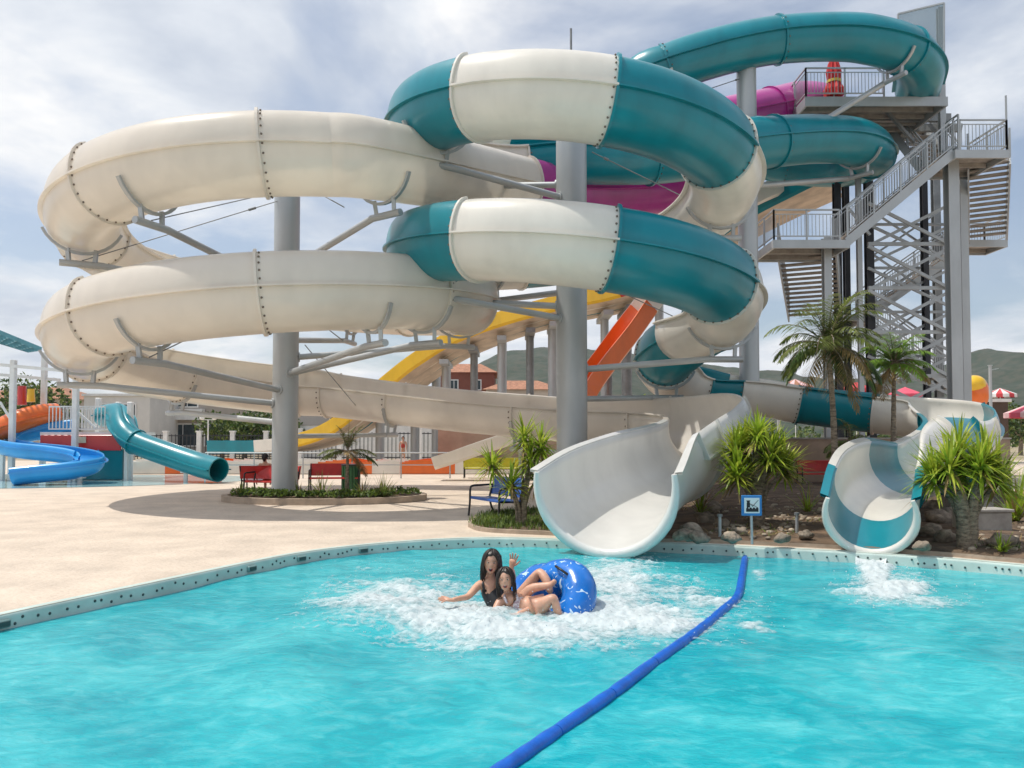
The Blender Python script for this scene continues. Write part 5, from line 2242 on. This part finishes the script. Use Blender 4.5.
# pattern in white on the blue vinyl
nt2 = TUBEM.node_tree
bs = nt2.nodes['Principled BSDF']
old = bs.inputs['Base Color'].links[0].from_socket
g2 = nt2.nodes.new('ShaderNodeNewGeometry')
nz = nt2.nodes.new('ShaderNodeTexNoise')
nz.inputs['Scale'].default_value = 7.0
nz.inputs['Detail'].default_value = 2.5
nz.inputs['Distortion'].default_value = 2.2
nt2.links.new(g2.outputs['Position'], nz.inputs['Vector'])
rp2 = nt2.nodes.new('ShaderNodeValToRGB')
rp2.color_ramp.elements[0].position = .63
rp2.color_ramp.elements[1].position = .66
nt2.links.new(nz.outputs['Fac'], rp2.inputs[0])
mm = nt2.nodes.new('ShaderNodeMix')
mm.data_type = 'RGBA'
nt2.links.new(rp2.outputs[0], mm.inputs['Factor'])
nt2.links.new(old, mm.inputs['A'])
mm.inputs['B'].default_value = (.55, .72, .85, 1)
nt2.links.new(mm.outputs['Result'], bs.inputs['Base Color'])
tc_ = A(557, 601, 8.85)
root = thing('inflatable_tube', 'blue double inflatable tube with white swirls tipped up beside the two women', 'inflatable tube', tc_)
mb = MB()
nrm_ = V((-.62, -.58, .52))
a_, b_ = torus(mb, tc_, nrm_, .30, .19)
mb.build('front_ring', TUBEM, root)
mb = MB()
torus(mb, A(538, 599, 9.42), nrm_ + V((0, 0, .15)), .28, .18)
mb.build('rear_ring', TUBEM, root)
mb = MB()
for s_ in (1.0, 4.4):
    q = tc_ + (a_ * math.cos(s_) + b_ * math.sin(s_)) * .3 + nrm_.normalized() * .2
    tdir = (-a_ * math.sin(s_) + b_ * math.cos(s_))
    mb.tube([q - tdir * .1 - nrm_ * .03, q - tdir * .07 + nrm_ * .04, q + tdir * .07 + nrm_ * .04, q + tdir * .1 - nrm_ * .03], .014, 7)
mb.build('handle', BLACKM, root)

# far people
def small_person(label, base, h, top, pose='stand', face=(0, -1, 0)):
    b0 = V(base)
    k_ = h / 1.65
    N = {'pelvis': (b0 + V((0, 0, .92 * k_)), .13 * k_), 'belly': (b0 + V((0, 0, 1.08 * k_)), .115 * k_), 'chest': (b0 + V((0, 0, 1.25 * k_)), (.15 * k_, .1 * k_)), 'neck': (b0 + V((0, 0, 1.42 * k_)), .045 * k_), 'headb': (b0 + V((0, 0, 1.5 * k_)), .05 * k_)}
    E = [('pelvis', 'belly'), ('belly', 'chest'), ('chest', 'neck'), ('neck', 'headb')]
    for s_, n_ in ((-1, 'l'), (1, 'r')):
        N['sh' + n_] = (b0 + V((s_ * .17, 0, 1.34)) * k_, .05 * k_)
        N['el' + n_] = (b0 + V((s_ * .23, .02, 1.08)) * k_, .038 * k_)
        N['wr' + n_] = (b0 + V((s_ * .22, -.1, .86)) * k_, .028 * k_)
        E += [('chest', 'sh' + n_), ('sh' + n_, 'el' + n_), ('el' + n_, 'wr' + n_)]
        if pose == 'stand':
            N['kn' + n_] = (b0 + V((s_ * .09, -.02, .48)) * k_, .06 * k_)
            N['an' + n_] = (b0 + V((s_ * .1, .02, .07)) * k_, .038 * k_)
            N['to' + n_] = (b0 + V((s_ * .11, -.12, .03)) * k_, .03 * k_)
        else:
            N['kn' + n_] = (b0 + V((s_ * .12, .42, .93)) * k_, .06 * k_)
            N['an' + n_] = (b0 + V((s_ * .12, .44, .52)) * k_, .038 * k_)
            N['to' + n_] = (b0 + V((s_ * .12, .58, .49)) * k_, .03 * k_)
        E += [('pelvis', 'kn' + n_), ('kn' + n_, 'an' + n_), ('an' + n_, 'to' + n_)]
    o, f, M = person(label, N, E, {'c': b0 + V((0, 0, 1.55 * k_)), 'look': V(face), 'up': V((0, 0, 1)), 's': k_, 'mouth': .1},
                     [(N['wrl'][0], V((0, -.3, -1)), V((-1, 0, 0)), dict(s=k_)), (N['wrr'][0], V((0, -.3, -1)), V((1, 0, 0)), dict(s=k_))])
    hair(o, f, M, k_, 2)
    cloth(o, {'a': (N['chest'][0] + V((0, 0, .03)), (.165 * k_, .12 * k_)), 'b': (N['belly'][0], .14 * k_), 'c': (N['pelvis'][0], .155 * k_)}, [('a', 'b'), ('b', 'c')], top, 'top')
    return o


p = onz(266, 492, 0)
# the seated figure sits on the far bench: pelvis at seat height
p = V((at(265, 470, 24.3).x, 24.3, -.42))
small_person('seated person in yellow top with dark hair behind the red bench', p, 1.6, mat('yellow_top', (.70, .62, .04), .7), 'sit', (.2, 1, 0))
b_p = V((p.x, p.y - .04, 0))
bench('bench behind the red bench, under the person in yellow', (b_p.x + .1, b_p.y, 0), R(180), BEN_R, 1.5)
p = at(403, 460, 52)
small_person('standing far person in red top by the dark bar fence', (p.x, 52, 0), 1.72, mat('red_top', (.55, .06, .04), .7))

# ------------------------------------------------------------------ float line
fl_px = [(745, 558), (741.5, 580), (737, 598), (722, 612), (690, 638), (605, 699), (507, 768), (414, 832)]
fp = [onz(x, y, WZ + .005) for x, y in fl_px]
S = [V((p[0], p[1], zwater(p[0], p[1]) * .5 + WZ * .5 + .012)) for p in catmull([tuple(p) for p in fp], 16)]
root = thing('float_line', 'blue foam float line stretched across the pool from the wall', 'float line', fp[0])
mb = MB()
mb.tube([p + V((0, 0, -.005)) for p in S], .016, 6)
mb.build('rope', mat('rope_white', (.6, .65, .7), .7), root)
FLO = mat('float_blue', (.0, .115, .55), .4, .12, 6, bump=.1)
acc, cur, start = 0, [S[0]], 0
segs = []
for i in range(1, len(S)):
    acc += (S[i] - S[i - 1]).length
    cur.append(S[i])
    if acc > .85:
        segs.append(cur)
        cur, acc = [S[i]], 0
if len(cur) > 2:
    segs.append(cur)
for sg in segs:
    mb = MB()
    a, b = sg[0], sg[-1]
    pts = [sg[0].lerp(sg[1], .04)] + sg[1:-1] + [sg[-1].lerp(sg[-2], .04)]
    mb.tube(pts, [.043] + [.047 + .002 * math.sin(i * 1.7) for i in range(len(pts) - 2)] + [.043], 12)
    mb.build('float', FLO, root)

# ------------------------------------------------------------------ foam, spray and the stream from the small mouth
FOAM = mat('foam', (.78, .82, .83), .6, .05, 30, trans=.25)
FOAMS = mat('foam_sheet', (.78, .84, .85), .5, .06, 12, trans=.3, bump=.25, bscale=24)
fnt = FOAMS.node_tree
fat = fnt.nodes.new('ShaderNodeAttribute')
fat.attribute_name = 'foam_amount'
fg = fnt.nodes.new('ShaderNodeNewGeometry')
fz = fnt.nodes.new('ShaderNodeTexNoise')
fz.inputs['Scale'].default_value = 10
fz.inputs['Detail'].default_value = 6
fz.inputs['Roughness'].default_value = .58
fz.inputs['Distortion'].default_value = .8
fnt.links.new(fg.outputs['Position'], fz.inputs['Vector'])
fa = fnt.nodes.new('ShaderNodeMath')
fa.operation = 'MULTIPLY_ADD'
fa.inputs[1].default_value = 1.5
fnt.links.new(fz.outputs['Fac'], fa.inputs[0])
fnt.links.new(fat.outputs['Fac'], fa.inputs[2])
fr_ = fnt.nodes.new('ShaderNodeMapRange')
fr_.inputs['From Min'].default_value = .86
fr_.inputs['From Max'].default_value = 1.5
fnt.links.new(fa.outputs[0], fr_.inputs['Value'])
ftr = fnt.nodes.new('ShaderNodeBsdfTransparent')
fmx = fnt.nodes.new('ShaderNodeMixShader')
fout = fnt.nodes['Material Output']
fsrc = fout.inputs[0].links[0].from_socket
fnt.links.new(fr_.outputs[0], fmx.inputs[0])
fnt.links.new(ftr.outputs[0], fmx.inputs[1])
fnt.links.new(fsrc, fmx.inputs[2])
fnt.links.new(fmx.outputs[0], fout.inputs[0])
ell = [(400, 604, 85, 24, 1.0), (455, 615, 80, 22, 1.1), (520, 629, 110, 22, 1.15), (600, 618, 80, 24, 1.2), (660, 622, 70, 20, 1.0), (615, 582, 42, 24, 1.05), (706, 603, 40, 11, .8), (700, 628, 50, 9, .6), (755, 626, 20, 6, .75),
       (560, 640, 100, 14, .8), (680, 592, 45, 14, .6), (440, 590, 60, 12, .6), (760, 575, 8, 5, .6)]
ell2 = [(876, 572, 15, 16, 1.7), (890, 590, 36, 15, 1.4), (920, 603, 45, 9, .8), (860, 596, 26, 7, .6)]


def foam(name, ells, x0_, x1_, y0_, y1_, res, thr, hgt, seed):
    mb = MB()
    nx, ny = int((x1_ - x0_) / res), int((y1_ - y0_) / res)
    idm = {}
    vs, fs, den = [], [], []
    H = {}
    for j in range(ny + 1):
        for i in range(nx + 1):
            x, y_ = x0_ + i * res, y0_ + j * res
            px, py = proj((x, y_, WZ))
            d = 0
            for (cx, cy, rx, ry, wgt) in ells:
                e = ((px - cx) / rx) ** 2 + ((py - cy) / ry) ** 2
                if e < 3.2:
                    d = max(d, wgt * math.exp(-e * .85))
            if d < .06:
                continue
            n1 = noise.fractal(V((x * 1.7, y_ * 2.6, seed)), .8, 2.1, 5)
            n2 = noise.fractal(V((x * 11, y_ * 9, seed + 5)), .9, 2.1, 3)
            v_ = d + .30 * n1 + .16 * n2
            H[(i, j)] = (v_, x, y_, d, n1, n2)
    for (i, j), (v_, x, y_, d, n1, n2) in H.items():
        q = [(i, j), (i + 1, j), (i + 1, j + 1), (i, j + 1)]
        if all(k in H for k in q) and sum(H[k][0] for k in q) / 4 > thr:
            ids = []
            for k in q:
                if k not in idm:
                    vv, xx, yy, dd_, a1, a2 = H[k]
                    z_ = zwater(xx, yy) + .004 + max(0, vv - thr) * hgt * (.5 + .45 * a2 + .9 * max(0, a1))
                    den.append(max(0, vv - thr) * .95)
                    idm[k] = len(vs)
                    vs.append((xx, yy, z_))
                ids.append(idm[k])
            fs.append(tuple(ids))
    mb.add(vs, fs, 0, True)
    o_ = mb.build(name, FOAMS)
    at_ = o_.data.attributes.new('foam_amount', 'FLOAT', 'POINT')
    at_.data.foreach_set('value', den)
    tag(o_, kind='stuff')
    return vs


lo_, hi_ = onz(300, 660, WZ), onz(800, 556, WZ)
fv = foam('splash_foam', ell, -2.4, 4.2, 6.6, 12.6, .022, .20, .058, 3)
fv2 = foam('splash_foam', ell2, 3.6, 6.2, 8.2, 11.9, .022, .22, .06, 9)
rnd = random.Random(21)
mb = MB()
for k in range(1500):
    v_ = fv[rnd.randrange(len(fv))]
    h = min(.4, rnd.expovariate(16))
    mb.ball((v_[0] + rnd.gauss(0, .06), v_[1] + rnd.gauss(0, .06), max(WZ, v_[2]) + h), rnd.uniform(.002, .006), 5, 4)
for k in range(160):
    v_ = fv2[rnd.randrange(len(fv2))]
    mb.ball((v_[0] + rnd.gauss(0, .05), v_[1] + rnd.gauss(0, .05), max(WZ, v_[2]) + min(.3, rnd.expovariate(18))), rnd.uniform(.003, .009), 5, 4)
tag(mb.build('spray_drops', FOAM), kind='stuff')
# water running off the small mouth
i = len(PT) - 1
t, rt, u = FT[i]
vs, fs = [], []
for j in range(14):
    f_ = j / 13
    for k in range(13):
        a = (k / 12 - .5) * (.75 - .1 * f_)
        c = PT[i] + (rt * math.sin(a) - u * math.cos(a)) * .60 + t * (-.02 + .42 * f_)
        zz = max(WZ - .02, PT[i].z - math.cos(a) * .615 - f_ ** 1.7 * .30 + .012 * noise.noise(V((a * 12, f_ * 3, 1))))
        vs.append((c.x, c.y, zz))
fs = [(j * 13 + k, j * 13 + k + 1, (j + 1) * 13 + k + 1, (j + 1) * 13 + k) for j in range(13) for k in range(12)]
mb = MB()
mb.add(vs, fs, 0, True)
tag(mb.build('falling_water', FOAM), kind='stuff')

# ------------------------------------------------------------------ air
hz = MB()
hz.box((0, 500, 130), (3600, 1300, 268))
HM = bpy.data.materials.new('haze')
HM.use_nodes = True
hn = HM.node_tree
hn.nodes.remove(hn.nodes['Principled BSDF'])
pv = hn.nodes.new('ShaderNodeVolumePrincipled')
pv.inputs['Color'].default_value = (.86, .91, .97, 1)
pv.inputs['Density'].default_value = .00018
pv.inputs['Anisotropy'].default_value = .2
hn.links.new(pv.outputs[0], hn.nodes['Material Output'].inputs['Volume'])
ho = hz.build('haze', HM)
tag(ho, kind='stuff')
